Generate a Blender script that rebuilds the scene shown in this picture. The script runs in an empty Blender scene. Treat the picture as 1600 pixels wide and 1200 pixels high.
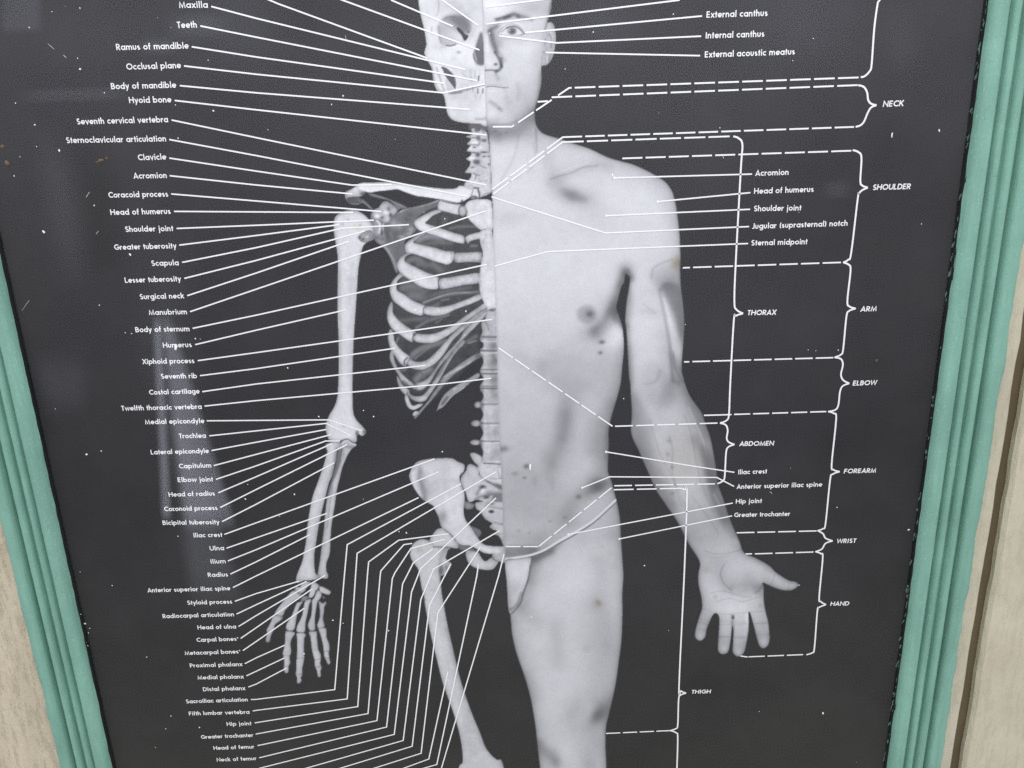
import bpy, math, random
import numpy as np
from mathutils import Matrix, Vector

rng = np.random.RandomState(7)
random.seed(7)
SC = bpy.context.scene
COL = SC.collection

# ------------------------------------------------------------------ camera
PITCH = math.atan2(1200.0, 4035.0)      # looking down on the hanging chart
ROLL = 0.0318
DIST = 0.62
FPX = 1200.0                            # focal length in 1600 px wide picture
fwd = np.array([0, math.cos(PITCH), -math.sin(PITCH)])
r0 = np.array([1.0, 0, 0]); u0 = np.array([0, math.sin(PITCH), math.cos(PITCH)])
CR = math.cos(ROLL) * r0 - math.sin(ROLL) * u0
CU = math.sin(ROLL) * r0 + math.cos(ROLL) * u0
CP = -fwd * DIST
cam_d = bpy.data.cameras.new("camera")
cam_d.sensor_width = 36.0
cam_d.lens = FPX / 1600 * 36.0
cam_d.clip_start = 0.01
cam_d.clip_end = 50
cam = bpy.data.objects.new("camera", cam_d); COL.objects.link(cam)
m = Matrix(((CR[0], CU[0], -fwd[0], CP[0]), (CR[1], CU[1], -fwd[1], CP[1]), (CR[2], CU[2], -fwd[2], CP[2]), (0, 0, 0, 1)))
cam.matrix_world = m
SC.camera = cam

# ------------------------------------------------------------------ surroundings (soft indoor daylight) and added area light
SC.view_settings.view_transform = 'Standard'
SC.view_settings.look = 'None'
SC.view_settings.exposure = 0.0
SC.view_settings.gamma = 1.0
SC.view_settings.use_curve_mapping = False
SC.cycles.use_denoising = False
SC.cycles.use_adaptive_sampling = False
W = bpy.data.worlds.new("World"); SC.world = W; W.use_nodes = True
def world():
    nt = W.node_tree; nt.nodes.clear(); N = nt.nodes.new; L = nt.links.new
    out = N('ShaderNodeOutputWorld'); bg = N('ShaderNodeBackground')
    tc = N('ShaderNodeTexCoord'); sep = N('ShaderNodeSeparateXYZ'); L(tc.outputs['Generated'], sep.inputs[0])
    def M(op, a, b=None, clamp=False):
        n = N('ShaderNodeMath'); n.operation = op; n.use_clamp = clamp
        for i, v in enumerate((a, b)):
            if v is None: continue
            if hasattr(v, 'is_output'): L(v, n.inputs[i])
            else: n.inputs[i].default_value = v
        return n.outputs[0]
    ramp = N('ShaderNodeValToRGB')
    L(M('ADD', M('MULTIPLY', sep.outputs[2], 0.5), 0.5), ramp.inputs[0])
    e = ramp.color_ramp.elements
    e[0].position = 0.16; e[0].color = (0.62, 0.62, 0.46, 1)
    e[1].position = 0.46; e[1].color = (0.92, 0.92, 0.96, 1)
    q = e.new(0.33); q.color = (0.46, 0.46, 0.46, 1)
    q = e.new(0.57); q.color = (1.62, 1.63, 1.78, 1)
    q = e.new(1.0); q.color = (0.95, 0.99, 1.08, 1)
    # light patches added to the surroundings, shaped for the reflections in the pane
    ny = M('MAXIMUM', M('MULTIPLY', sep.outputs[1], -1.0), 0.02)
    u = M('DIVIDE', sep.outputs[0], ny); v = M('DIVIDE', sep.outputs[2], ny)
    back = M('GREATER_THAN', M('MULTIPLY', sep.outputs[1], -1.0), 0.05)
    def ramp01(x, lo, hi):
        n = N('ShaderNodeMapRange'); n.interpolation_type = 'SMOOTHSTEP'
        L(x, n.inputs[0]); n.inputs[1].default_value = lo; n.inputs[2].default_value = hi
        n.inputs[3].default_value = 0; n.inputs[4].default_value = 1
        return n.outputs[0]
    def win(x, a, b, s): return M('MULTIPLY', ramp01(x, a - s, a + s), ramp01(x, b + s, b - s))
    def off(c0, slope): return M('SUBTRACT', u, M('ADD', M('MULTIPLY', v, slope), c0))
    tot = None
    def add(x, k):
        nonlocal tot
        t = M('MULTIPLY', M('MULTIPLY', x, back), k)
        tot = t if tot is None else M('ADD', tot, t)
    for (lc, ls, rc, rs, va, vb, s, sv, k) in PATCHES:
        sides = M('MULTIPLY', ramp01(off(lc, ls), -s, s), ramp01(off(rc, rs), s, -s))
        add(M('MULTIPLY', sides, win(v, va, vb, sv)), k)
    nz = N('ShaderNodeTexNoise'); L(tc.outputs['Generated'], nz.inputs['Vector']); nz.inputs['Scale'].default_value = 5.0
    nz.inputs['Detail'].default_value = 3
    varr = M('ADD', M('MULTIPLY', M('SUBTRACT', nz.outputs[0], 0.5), 0.9), 1.0)
    mix = N('ShaderNodeVectorMath'); mix.operation = 'SCALE'; L(ramp.outputs[0], mix.inputs[0]); L(varr, mix.inputs['Scale'])
    comb = N('ShaderNodeCombineXYZ'); L(M('MULTIPLY', tot, 1.05), comb.inputs[0]); L(M('MULTIPLY', tot, 1.09), comb.inputs[1]); L(M('MULTIPLY', tot, 1.27), comb.inputs[2])
    ad = N('ShaderNodeVectorMath'); ad.operation = 'ADD'; L(mix.outputs[0], ad.inputs[0]); L(comb.outputs[0], ad.inputs[1])
    L(ad.outputs[0], bg.inputs[0]); bg.inputs[1].default_value = 0.84
    L(bg.outputs[0], out.inputs[0])
def uv_of(px, py):
    """direction (u, v) in the room that the pane mirrors at a place of the picture"""
    d = fwd * FPX + CR * (px - 800) - CU * (py - 600)
    return d[0] / d[1], d[2] / d[1]
PATCHES = []
def patch(x0, x1, xb0, xb1, y0, y1, s, sv, k):
    """light patch added for the pane to mirror, with slanting sides: x0..x1 at its top y0, xb0..xb1 at its foot y1"""
    sides = []
    for p, q in ((x0, xb0), (x1, xb1)):
        a = uv_of(p, y0); b = uv_of(q, y1); sl = (a[0] - b[0]) / (a[1] - b[1]); sides += [a[0] - sl * a[1], sl]
    va, vb = uv_of((x0 + x1) / 2, y0)[1], uv_of((xb0 + xb1) / 2, y1)[1]
    PATCHES.append((*sides, min(va, vb), max(va, vb), s, sv, k))
patch(240, 250, 254, 267, 500, 808, 0.005, 0.012, 3.6)
patch(252, 266, 290, 366, 500, 818, 0.008, 0.020, 3.0)
patch(262, 285, 300, 376, 640, 930, 0.014, 0.06, 1.1)
patch(222, 290, 236, 300, 390, 640, 0.03, 0.05, 0.35)
patch(5, 62, 5, 62, -40, 47, 0.006, 0.006, 0.9)
patch(46, 190, 46, 190, 139, 157, 0.02, 0.004, 0.7)
patch(60, 100, 95, 135, 230, 420, 0.02, 0.04, 0.5)
patch(120, 180, 140, 190, 240, 420, 0.02, 0.05, -0.35)
patch(270, 345, 270, 345, 24, 56, 0.02, 0.01, 1.0)
patch(225, 270, 225, 270, 62, 82, 0.015, 0.006, 1.1)
patch(300, 420, 300, 420, -20, 110, 0.05, 0.05, 0.5)
patch(55, 130, 75, 130, 560, 640, 0.015, 0.03, 0.5)
patch(1180, 1330, 1180, 1330, -60, 90, 0.06, 0.05, 0.5)
patch(1290, 1325, 1290, 1325, 284, 308, 0.012, 0.006, 0.6)
patch(1380, 1420, 1390, 1430, 10, 100, 0.02, 0.03, 0.45)
patch(900, 980, 900, 980, 15, 60, 0.04, 0.02, 0.5)
patch(470, 1290, 500, 1240, -300, 960, 0.16, 0.16, 0.24)  # broad faint patch added to haze the middle of the pane
world()
la = bpy.data.lights.new("added_top_light", 'AREA'); la.shape = 'RECTANGLE'; la.size = 0.5; la.size_y = 0.35  # added area light, makes the chart brighter towards the top
la.energy = 4.4; la.color = (0.95, 0.97, 1.0)
lo = bpy.data.objects.new("added_top_light", la); COL.objects.link(lo)
lo.location = (0.03, -0.75, 0.76)
lo.rotation_euler = (Vector((0, 0, 0.1)) - lo.location).to_track_quat('-Z', 'Y').to_euler()

# ------------------------------------------------------------------ helpers
def un(px, py, y=0.0):
    """picture place -> point of the vertical plane at depth y (numpy arrays welcome)"""
    px = np.asarray(px, float); py = np.asarray(py, float)
    d = fwd[:, None] * FPX + CR[:, None] * (px.ravel() - 800) - CU[:, None] * (py.ravel() - 600)
    t = (y - CP[1]) / d[1]
    P = CP[:, None] + d * t
    return np.stack([P[0].reshape(px.shape), P[2].reshape(px.shape)], -1)   # (x, z)

def node_mat(name):
    mt = bpy.data.materials.new(name); mt.use_nodes = True
    nt = mt.node_tree
    return mt, nt, nt.nodes['Principled BSDF']
def tag(o, label=None, cat=None, group=None, kind=None):
    if label: o['label'] = label
    if cat: o['category'] = cat
    if group: o['group'] = group
    if kind: o['kind'] = kind
def link(name, mesh, mat, parent=None):
    o = bpy.data.objects.new(name, mesh); COL.objects.link(o)
    if mat: mesh.materials.append(mat)
    if parent: o.parent = parent
    return o
def mesh_np(name, V, F):
    me = bpy.data.meshes.new(name)
    me.from_pydata([tuple(v) for v in V], [], [tuple(f) for f in F]); me.update()
    return me

# ------------------------------------------------------------------ materials
def lin(c):
    c = np.asarray(c, float) / 255.0
    return np.where(c <= 0.04045, c / 12.92, ((c + 0.055) / 1.055) ** 2.4)
def print_material(name, attr=None, col=(0.8, 0.8, 0.8), mott=0.10):
    mt, nt, b = node_mat(name); N = nt.nodes.new; L = nt.links.new
    g = N('ShaderNodeNewGeometry')
    n1 = N('ShaderNodeTexNoise'); L(g.outputs['Position'], n1.inputs['Vector']); n1.inputs['Scale'].default_value = 9; n1.inputs['Detail'].default_value = 6; n1.inputs['Roughness'].default_value = 0.65
    n2 = N('ShaderNodeTexNoise'); L(g.outputs['Position'], n2.inputs['Vector']); n2.inputs['Scale'].default_value = 420; n2.inputs['Detail'].default_value = 2
    mr = N('ShaderNodeMapRange'); L(n1.outputs[0], mr.inputs[0]); mr.inputs[1].default_value = 0.3; mr.inputs[2].default_value = 0.7
    mr.inputs[3].default_value = 1 - mott; mr.inputs[4].default_value = 1 + mott * 0.6
    mr2 = N('ShaderNodeMapRange'); L(n2.outputs[0], mr2.inputs[0]); mr2.inputs[1].default_value = 0.3; mr2.inputs[2].default_value = 0.7
    mr2.inputs[3].default_value = 0.985; mr2.inputs[4].default_value = 1.015
    mu = N('ShaderNodeMath'); mu.operation = 'MULTIPLY'; L(mr.outputs[0], mu.inputs[0]); L(mr2.outputs[0], mu.inputs[1])
    sc = N('ShaderNodeVectorMath'); sc.operation = 'SCALE'; L(mu.outputs[0], sc.inputs['Scale'])
    if attr:
        a = N('ShaderNodeAttribute'); a.attribute_name = attr; L(a.outputs['Color'], sc.inputs[0])
    else:
        sc.inputs[0].default_value = col[:3]
    L(sc.outputs[0], b.inputs['Base Color'])
    b.inputs['Roughness'].default_value = 0.75
    b.inputs['Specular IOR Level'].default_value = 0.08
    return mt
BLACK = 38.0                               # printed black, display value
M_SHEET = print_material('printed_black', None, tuple(lin((BLACK, BLACK - .5, BLACK + 3.5))), 0.22)
M_PRINT = print_material('printed_halftone', 'print', mott=0.03)
M_LINE = print_material('printed_white', None, (0.88, 0.88, 0.88), 0.04)

def glass_material():
    mt, nt, b = node_mat('dusty_glass'); N = nt.nodes.new; L = nt.links.new
    nt.nodes.remove(b); out = nt.nodes['Material Output']
    tr = N('ShaderNodeBsdfTransparent'); gl = N('ShaderNodeBsdfGlossy'); gl.inputs['Roughness'].default_value = 0.02
    fr = N('ShaderNodeFresnel'); fr.inputs['IOR'].default_value = 1.5
    gb = N('ShaderNodeNewGeometry'); ior = N('ShaderNodeMapRange'); L(gb.outputs['Backfacing'], ior.inputs[0]); ior.inputs[3].default_value = 1.5; ior.inputs[4].default_value = 1 / 1.5; L(ior.outputs[0], fr.inputs['IOR'])
    mx = N('ShaderNodeMixShader'); L(fr.outputs[0], mx.inputs[0]); L(tr.outputs[0], mx.inputs[1]); L(gl.outputs[0], mx.inputs[2])
    df = N('ShaderNodeBsdfDiffuse'); df.inputs[0].default_value = (0.62, 0.62, 0.60, 1)
    g = N('ShaderNodeNewGeometry'); n = N('ShaderNodeTexNoise'); L(g.outputs['Position'], n.inputs['Vector'])
    n.inputs['Scale'].default_value = 14; n.inputs['Detail'].default_value = 8; n.inputs['Roughness'].default_value = 0.7
    mr = N('ShaderNodeMapRange'); L(n.outputs[0], mr.inputs[0]); mr.inputs[1].default_value = 0.35; mr.inputs[2].default_value = 0.75
    mr.inputs[3].default_value = 0.003; mr.inputs[4].default_value = 0.016
    m2 = N('ShaderNodeMixShader'); L(mr.outputs[0], m2.inputs[0]); L(mx.outputs[0], m2.inputs[1]); L(df.outputs[0], m2.inputs[2])
    L(m2.outputs[0], out.inputs[0])
    return mt
M_GLASS = glass_material()

def paint_material(name, base, dark, chip, stretch, bump=0.15, rough=0.5, worn=0.6, scale=30, crack=0.0, crack_col=(0.2, 0.15, 0.1), speck=0.0):
    """old brushed paint: streaky colour, grime, small chips, drying cracks"""
    mt, nt, b = node_mat(name); N = nt.nodes.new; L = nt.links.new
    g = N('ShaderNodeTexCoord'); mp = N('ShaderNodeMapping'); L(g.outputs['Object'], mp.inputs[0]); mp.inputs['Scale'].default_value = stretch
    def noise(sc, det, vec=None, rgh=0.65):
        n = N('ShaderNodeTexNoise'); L(vec or mp.outputs[0], n.inputs['Vector']); n.inputs['Scale'].default_value = sc; n.inputs['Detail'].default_value = det; n.inputs['Roughness'].default_value = rgh
        return n.outputs[0]
    def rmap(x, lo, hi, to):
        r = N('ShaderNodeMapRange'); L(x, r.inputs[0]); r.inputs[1].default_value = lo; r.inputs[2].default_value = hi; r.inputs[4].default_value = to
        return r.outputs[0]
    def mixc(f, c_in, c2):
        c = N('ShaderNodeMixRGB'); L(f, c.inputs[0])
        if hasattr(c_in, 'is_output'): L(c_in, c.inputs[1])
        else: c.inputs[1].default_value = (*c_in, 1)
        c.inputs[2].default_value = (*c2, 1); return c.outputs[0]
    n1 = noise(scale, 6); n2 = noise(scale * 5, 4); n3 = noise(14, 4, g.outputs['Object'])
    col = mixc(rmap(n1, 0.38, 0.72, 1), base, dark)
    col = mixc(rmap(n3, 0.42, 0.72, 0.55), col, tuple(d * 0.9 for d in dark))
    col = mixc(rmap(n2, 0.64, 0.74, worn), col, chip)
    h = N('ShaderNodeMath'); h.operation = 'ADD'; L(n1, h.inputs[0]); L(n2, h.inputs[1]); hh = h.outputs[0]
    if speck:
        n4 = noise(700, 2, g.outputs['Object']); col = mixc(rmap(n4, 0.60, 0.70, speck), col, tuple(min(1, c * 1.5 + .06) for c in base))
        n5 = noise(420, 3, g.outputs['Object']); col = mixc(rmap(n5, 0.64, 0.72, speck), col, tuple(c * 0.45 for c in dark))
    if crack:
        m2 = N('ShaderNodeMapping'); L(g.outputs['Object'], m2.inputs[0]); m2.inputs['Scale'].default_value = (1, 1, 0.16)
        n6 = noise(190, 5, m2.outputs[0], 0.7); f6 = rmap(n6, 0.52, 0.68, crack); col = mixc(f6, col, crack_col)
        sb = N('ShaderNodeMath'); sb.operation = 'SUBTRACT'; L(hh, sb.inputs[0]); L(f6, sb.inputs[1]); hh = sb.outputs[0]
    L(col, b.inputs['Base Color']); b.inputs['Roughness'].default_value = rough
    b.inputs['Specular IOR Level'].default_value = 0.25
    bp = N('ShaderNodeBump'); bp.inputs['Strength'].default_value = bump; bp.inputs['Distance'].default_value = 0.002
    L(hh, bp.inputs['Height']); L(bp.outputs[0], b.inputs['Normal'])
    return mt
M_GREEN = paint_material('old_green_paint', (0.22, 0.425, 0.338), (0.155, 0.31, 0.245), (0.34, 0.42, 0.35), (1, 1, 0.10), 0.30, 0.42, 0.45, 90, speck=0.35)
M_CREAM = paint_material('cream_wall_paint', (0.565, 0.52, 0.40), (0.49, 0.44, 0.335), (0.36, 0.30, 0.21), (1, 1, 0.5), 0.7, 0.6, 0.4, 24, crack=0.22, crack_col=(0.38, 0.32, 0.23))
M_PLASTER = paint_material('cracked_cream_paint', (0.60, 0.525, 0.395), (0.53, 0.455, 0.335), (0.33, 0.26, 0.18), (1, 1, 0.42), 1.0, 0.7, 0.35, 50, crack=0.36, crack_col=(0.45, 0.37, 0.26))  # streak colours also carry the shade of the raised paint dabs
M_GAP = paint_material('dark_gap_wood', (0.15, 0.115, 0.066), (0.095, 0.073, 0.042), (0.20, 0.155, 0.10), (1, 1, 0.2), 0.4, 0.8, 0.3, 40)  # dark brown backing that shows between the boards

# ------------------------------------------------------------------ the setting: wall, boards, frame, pane
Y_GLASS, Y_FRONT, Y_WALL = -0.0045, -0.0140, 0.0060
Y_LIP = Y_GLASS - 0.0040
def slab(name, x0, x1, z0, z1, yf, yb, mat, rough_edges=0.0, bev=0.0015, seed=1):
    """upright board with a slightly wavering, rounded edge"""
    R = random.Random(seed); n = 90; V = []; F = []
    zs = [z0 + (z1 - z0) * i / n for i in range(n + 1)]
    for z in zs:
        a = x0 + (R.random() - .5) * rough_edges; b = x1 + (R.random() - .5) * rough_edges
        V += [(a, yb, z), (a, yf + bev, z), (a + bev, yf, z), (b - bev, yf, z), (b, yf + bev, z), (b, yb, z)]
    for i in range(n):
        for k in range(5):
            p = i * 6 + k; F.append((p, p + 1, p + 7, p + 6))
    F.append(tuple(range(5, -1, -1))); F.append(tuple(n * 6 + k for k in range(6)))
    me = mesh_np(name, V, F)
    return link(name, me, mat)

ZT, ZB = 0.62, -0.62
def edge_x(pts, y):
    return float(np.mean([un(px, py, y)[0] for px, py in pts]))
XL_in = edge_x([(42, 600), (108.5, 900), (174, 1200)], Y_LIP)
XR_in = edge_x([(1546, 0), (1506, 300), (1467, 600), (1427.5, 900), (1386, 1200)], Y_LIP)
XL_out = edge_x([(20, 900), (91, 1200)], Y_FRONT + 0.004)
XR_out = edge_x([(1561, 600), (1516, 900), (1477, 1200)], Y_FRONT + 0.004)
XG0 = edge_x([(1538, 900), (1483, 1200)], Y_WALL); XG1 = edge_x([(1551, 900), (1500, 1200)], Y_WALL)
print("EDGES", XL_in, XR_in, XL_out, XR_out, XG0, XG1)

wall = slab('wall', -1.2, 1.2, -1.0, 1.0, Y_WALL + 0.0045, Y_WALL + 0.05, M_GAP)
tag(wall, kind='structure')
b1 = slab('wall_board', -1.0, XR_out - 0.12, -0.95, 0.95, Y_WALL, Y_WALL + 0.004, M_PLASTER, 0.0006, seed=3)
tag(b1, 'wide cream painted board with cracked paint, behind the left rail of the green frame', 'wall board', kind='thing')
b2 = slab('wall_board', XR_out - 0.117, XG0, -0.95, 0.95, Y_WALL - 0.0005, Y_WALL + 0.004, M_CREAM, 0.0012, seed=4)
tag(b2, 'narrow cream board strip between the green frame and the dark gap', 'wall board', kind='thing')
b3 = slab('wall_board', XG1, 1.0, -0.95, 0.95, Y_WALL - 0.004, Y_WALL + 0.004, M_CREAM, 0.0014, bev=0.003, seed=5)
tag(b3, 'smooth cream painted board beyond the dark gap, farthest from the chart', 'wall board', kind='thing')

frame = bpy.data.objects.new('picture_frame', None); COL.objects.link(frame); frame.location = (0, 0, 0)
tag(frame, 'old green painted wooden picture frame with fluted moulding around the chart', 'picture frame')
# moulding section from the inner lip (t = 0) to the outer edge (t = 1); height above the glass in mm
PROF = [(0.0, 2.6), (0.008, 4.4), (0.025, 6.2), (0.055, 7.9), (0.09, 8.9), (0.14, 9.5), (0.21, 9.4), (0.240, 8.6), (0.250, 5.6), (0.258, 0.2), (0.266, -1.6), (0.318, -1.8), (0.328, 1.0),
        (0.346, 4.4), (0.376, 5.8), (0.412, 6.0), (0.446, 5.5), (0.466, 3.4), (0.474, -0.4), (0.482, -1.8), (0.524, -1.8), (0.534, 1.4), (0.556, 4.6),
        (0.596, 5.7), (0.645, 5.4), (0.670, 3.6), (0.680, -2.0), (0.688, -5.5), (0.744, -5.5), (0.752, -1.0), (0.772, 4.2), (0.82, 5.6), (0.94, 5.4), (0.985, 4.7), (1.0, 3.4), (1.0, -9.0)]
def rail_mesh(xi, xo, seed, n=260):
    R = np.random.RandomState(seed); V = []; F = []; k = len(PROF)
    wob = np.cumsum(R.randn(n + 1)) * 0.00003; wob -= np.linspace(wob[0], wob[-1], n + 1)
    jag = np.convolve(R.randn(n + 1), np.ones(2) / 2, 'same') * 0.00022
    jag2 = np.convolve(R.randn(n + 1), np.ones(5) / 5, 'same') * 0.0011 + R.randn(n + 1) * 0.00018
    for i in range(n + 1):
        z = ZB + (ZT - ZB) * i / n
        for j, (t, h) in enumerate(PROF):
            x = xi + (xo - xi) * t + wob[i] * 0.5
            if j < 1: x += jag[i] * (1 if xo > xi else -1)
            if j >= k - 3: x += jag2[i]
            V.append((x, Y_GLASS - h / 1000 + (R.randn() * 0.00007 if 2 < j < k - 2 else 0), z))
    flip = xo < xi
    for i in range(n):
        for j in range(k - 1):
            a = i * k + j; q = (a, a + 1, a + k + 1, a + k)
            F.append(q if not flip else q[::-1])
    me = mesh_np('rail', V, F)
    for p in me.polygons: p.use_smooth = True
    return me
RW = 0.5 * ((XR_out - XR_in) + (XL_in - XL_out))
M_RABBET, _, _b = node_mat('black_rabbet'); _b.inputs['Base Color'].default_value = (0.012, 0.013, 0.013, 1); _b.inputs['Roughness'].default_value = 0.7
for xi_, xo_, sd in ((XL_in, XL_out, 11), (XR_in, XR_out, 12)):
    link('rail', rail_mesh(xi_, xo_, sd), M_GREEN, frame)
    q = 0.0004 if xo_ > xi_ else -0.0004
    link('inner_edge', mesh_np('inner_edge', [(xi_ + q, Y_GLASS + .002, ZB), (xi_ + q, Y_GLASS - .0035, ZB), (xi_ + q, Y_GLASS - .0035, ZT), (xi_ + q, Y_GLASS + .002, ZT)], [(0, 1, 2, 3)]), M_RABBET, frame)
def cross_rail(z_in, z_out):
    V = []; k = len(PROF); F = []
    for x in (0, 1):
        for t, h in PROF:
            z = z_in + (z_out - z_in) * t
            xx = (XL_in + (XL_out - XL_in) * t) if x == 0 else (XR_in + (XR_out - XR_in) * t)
            V.append((xx, Y_GLASS - h / 1000, z))
    for j in range(k - 1): F.append((j, j + 1, k + j + 1, k + j))
    return mesh_np('rail', V, F)
link('rail', cross_rail(ZT, ZT + RW), M_GREEN, frame)
link('rail', cross_rail(ZB, ZB - RW), M_GREEN, frame)
gl = mesh_np('glass_pane', [(XL_in - .01, Y_GLASS, ZB - .01), (XR_in + .01, Y_GLASS, ZB - .01), (XR_in + .01, Y_GLASS, ZT + .01), (XL_in - .01, Y_GLASS, ZT + .01)], [(0, 1, 2, 3)])
link('glass_pane', gl, M_GLASS, frame)

# ------------------------------------------------------------------ the printed picture: painted from outlines on a fine grid
S = 0.8; OX, OY = 395.0, -14.0
CW, CHh = int((1262 - OX) * S), int((1214 - OY) * S)
BASE_BG = BLACK
canvas = np.full((CHh, CW), BASE_BG)
tint = np.zeros((CHh, CW))                 # brownish spots
ids = np.zeros((CHh, CW), np.int16)
PARTS = {}
masks = {}
VIEW = dict(A=(400, 0, 4), B=(400, 300, 4), C=(400, 600, 4), D=(400, 900, 4), E=(800, 0, 4), F=(800, 300, 4), G=(800, 600, 4), H=(800, 900, 4),
            SK1=(650, 0, 13.3333), SK2=(650, 80, 10), FC1=(740, 0, 11.4286), FC2=(740, 95, 11.4286), NV1=(700, 190, 16), NV2=(700, 250, 16),
            SH=(520, 270, 10), RB0=(620, 310, 10), RB1=(600, 420, 8.8889), RB2=(600, 530, 8.8889), PV1=(630, 690, 9.3765), PV2=(630, 800, 8.4211),
            HN1=(400, 890, 11.4286), HN2=(400, 980, 11.4286), EL=(480, 640, 13.3333), MH=(1060, 840, 6), CH=(740, 180, 4.7059), TO=(760, 420, 5),
            AB=(770, 640, 6.6667), HP=(770, 780, 6.6667), TH=(780, 940, 4.6154), P=(0, 0, 1))
def Z(view, s):
    x0, y0, k = VIEW[view]
    a = np.array([[float(q) for q in p.split(',')] for p in s.split()])
    return a / k + np.array([x0, y0])
def cr(P, closed=True, n=6):
    P = np.asarray(P, float); N = len(P); out = []
    rngi = range(N if closed else N - 1)
    for i in rngi:
        if closed: p0, p1, p2, p3 = P[i - 1], P[i], P[(i + 1) % N], P[(i + 2) % N]
        else: p0, p1, p2, p3 = P[max(i - 1, 0)], P[i], P[i + 1], P[min(i + 2, N - 1)]
        for t in np.arange(n) / n:
            out.append(0.5 * ((2 * p1) + (-p0 + p2) * t + (2 * p0 - 5 * p1 + 4 * p2 - p3) * t * t + (-p0 + 3 * p1 - 3 * p2 + p3) * t ** 3))
    if not closed: out.append(P[-1])
    return np.array(out)
SS = 3
def poly_mask(P):
    """coverage of polygon P (picture px) on the grid -> (slices, mask)"""
    Q = (np.asarray(P) - [OX, OY]) * S
    x0 = max(int(Q[:, 0].min()) - 2, 0); x1 = min(int(Q[:, 0].max()) + 3, CW)
    y0 = max(int(Q[:, 1].min()) - 2, 0); y1 = min(int(Q[:, 1].max()) + 3, CHh)
    if x1 <= x0 or y1 <= y0: return None
    w, h = (x1 - x0) * SS, (y1 - y0) * SS
    acc = np.zeros((h, w + 1), np.int32)
    X = (Q[:, 0] - x0 + 0.5) * SS; Y = (Q[:, 1] - y0 + 0.5) * SS
    Xn, Yn = np.roll(X, -1), np.roll(Y, -1)
    for a, b, c, d in zip(X, Y, Xn, Yn):
        if b == d: continue
        lo_, hi_ = min(b, d), max(b, d)
        r0_ = max(int(math.ceil(lo_ - 0.5)), 0); r1_ = min(int(math.ceil(hi_ - 0.5)), h)
        if r1_ <= r0_: continue
        rows = np.arange(r0_, r1_)
        xs = a + (rows + 0.5 - b) * (c - a) / (d - b)
        xi = np.clip(np.ceil(xs - 0.5).astype(int), 0, w)
        np.add.at(acc, (rows, xi), 1)
    m_ = (np.cumsum(acc, 1)[:, :w] % 2).astype(float)
    m_ = m_.reshape(y1 - y0, SS, x1 - x0, SS).mean((1, 3))
    return (slice(y0, y1), slice(x0, x1)), m_
def box(a, r, ax):
    if r < 1: return a
    pad = [(0, 0), (0, 0)]; pad[ax] = (r + 1, r)
    c = np.cumsum(np.pad(a, pad, mode='edge'), ax)
    n = a.shape[ax]
    hi_ = np.take(c, np.arange(2 * r + 1, 2 * r + 1 + n), ax); lo_ = np.take(c, np.arange(0, n), ax)
    return (hi_ - lo_) / (2 * r + 1)
def blur(a, r):
    for _ in range(2): a = box(box(a, r, 0), r, 1)
    return a
def fullmask(part): return masks[part]
def shape(part, view, s, val, rnd=0.0, r=4, smooth=True, light=(0, 0), soft=0, noise=3.0, setid=True, clip=None):
    """filled outline in one grey with rounded-edge toning"""
    if setid and part == 'ribcage' and part in PARTS: part = 'rib#%d' % len(PARTS)
    P = Z(view, s) if isinstance(s, str) else np.asarray(s, float)
    if smooth: P = cr(P)
    pm = poly_mask(P)
    if pm is None: return
    sl, m_ = pm
    if soft:
        y0, y1, x0, x1 = max(sl[0].start - soft * 3, 0), min(sl[0].stop + soft * 3, CHh), max(sl[1].start - soft * 3, 0), min(sl[1].stop + soft * 3, CW)
        big = np.zeros((y1 - y0, x1 - x0)); big[sl[0].start - y0:sl[0].stop - y0, sl[1].start - x0:sl[1].stop - x0] = m_
        m_ = blur(big, soft); sl = (slice(y0, y1), slice(x0, x1))
    v = np.full(m_.shape, float(val))
    if rnd:
        rr = max(int(r * S), 1)
        b = blur(np.pad(m_, rr * 3), rr); gy, gx = np.gradient(b); b = b[rr * 3:-rr * 3, rr * 3:-rr * 3]
        gx = gx[rr * 3:-rr * 3, rr * 3:-rr * 3]; gy = gy[rr * 3:-rr * 3, rr * 3:-rr * 3]
        edge = np.clip(1 - (b - 0.5) * 2.2, 0, 1)
        v -= rnd * edge ** 1.3
        v += (gx * light[0] + gy * light[1]) * rr * 60
    if noise: v += fnoise[sl] * noise
    mm = m_ if clip is None else m_ * masks[clip][sl]
    canvas[sl] = canvas[sl] * (1 - mm) + v * mm
    if setid and part:
        pid = PARTS.setdefault(part, len(PARTS) + 1)
        ids[sl][mm > 0.3] = pid
        mk = masks.setdefault(part, np.zeros((CHh, CW))); mk[sl] = np.maximum(mk[sl], mm)
        for p2 in masks:
            if p2 != part: masks[p2][sl] = np.minimum(masks[p2][sl], 1 - mm)
def vnoise(cell, seed):
    R = np.random.RandomState(seed); h = int(CHh / cell) + 3; w = int(CW / cell) + 3
    g = R.rand(h, w); yy = np.arange(CHh) / cell; xx = np.arange(CW) / cell
    yi = yy.astype(int); xi = xx.astype(int); fy = (yy - yi)[:, None]; fx = (xx - xi)[None]
    fy = fy * fy * (3 - 2 * fy); fx = fx * fx * (3 - 2 * fx)
    a = g[yi][:, xi]; b = g[yi][:, xi + 1]; c = g[yi + 1][:, xi]; d = g[yi + 1][:, xi + 1]
    return ((a * (1 - fx) + b * fx) * (1 - fy) + (c * (1 - fx) + d * fx) * fy) * 2 - 1
fnoise = 0.3 * vnoise(1.6, 1) + 0.45 * vnoise(3.5, 2) + 0.45 * vnoise(9, 3) + 0.5 * vnoise(24, 4)
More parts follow.
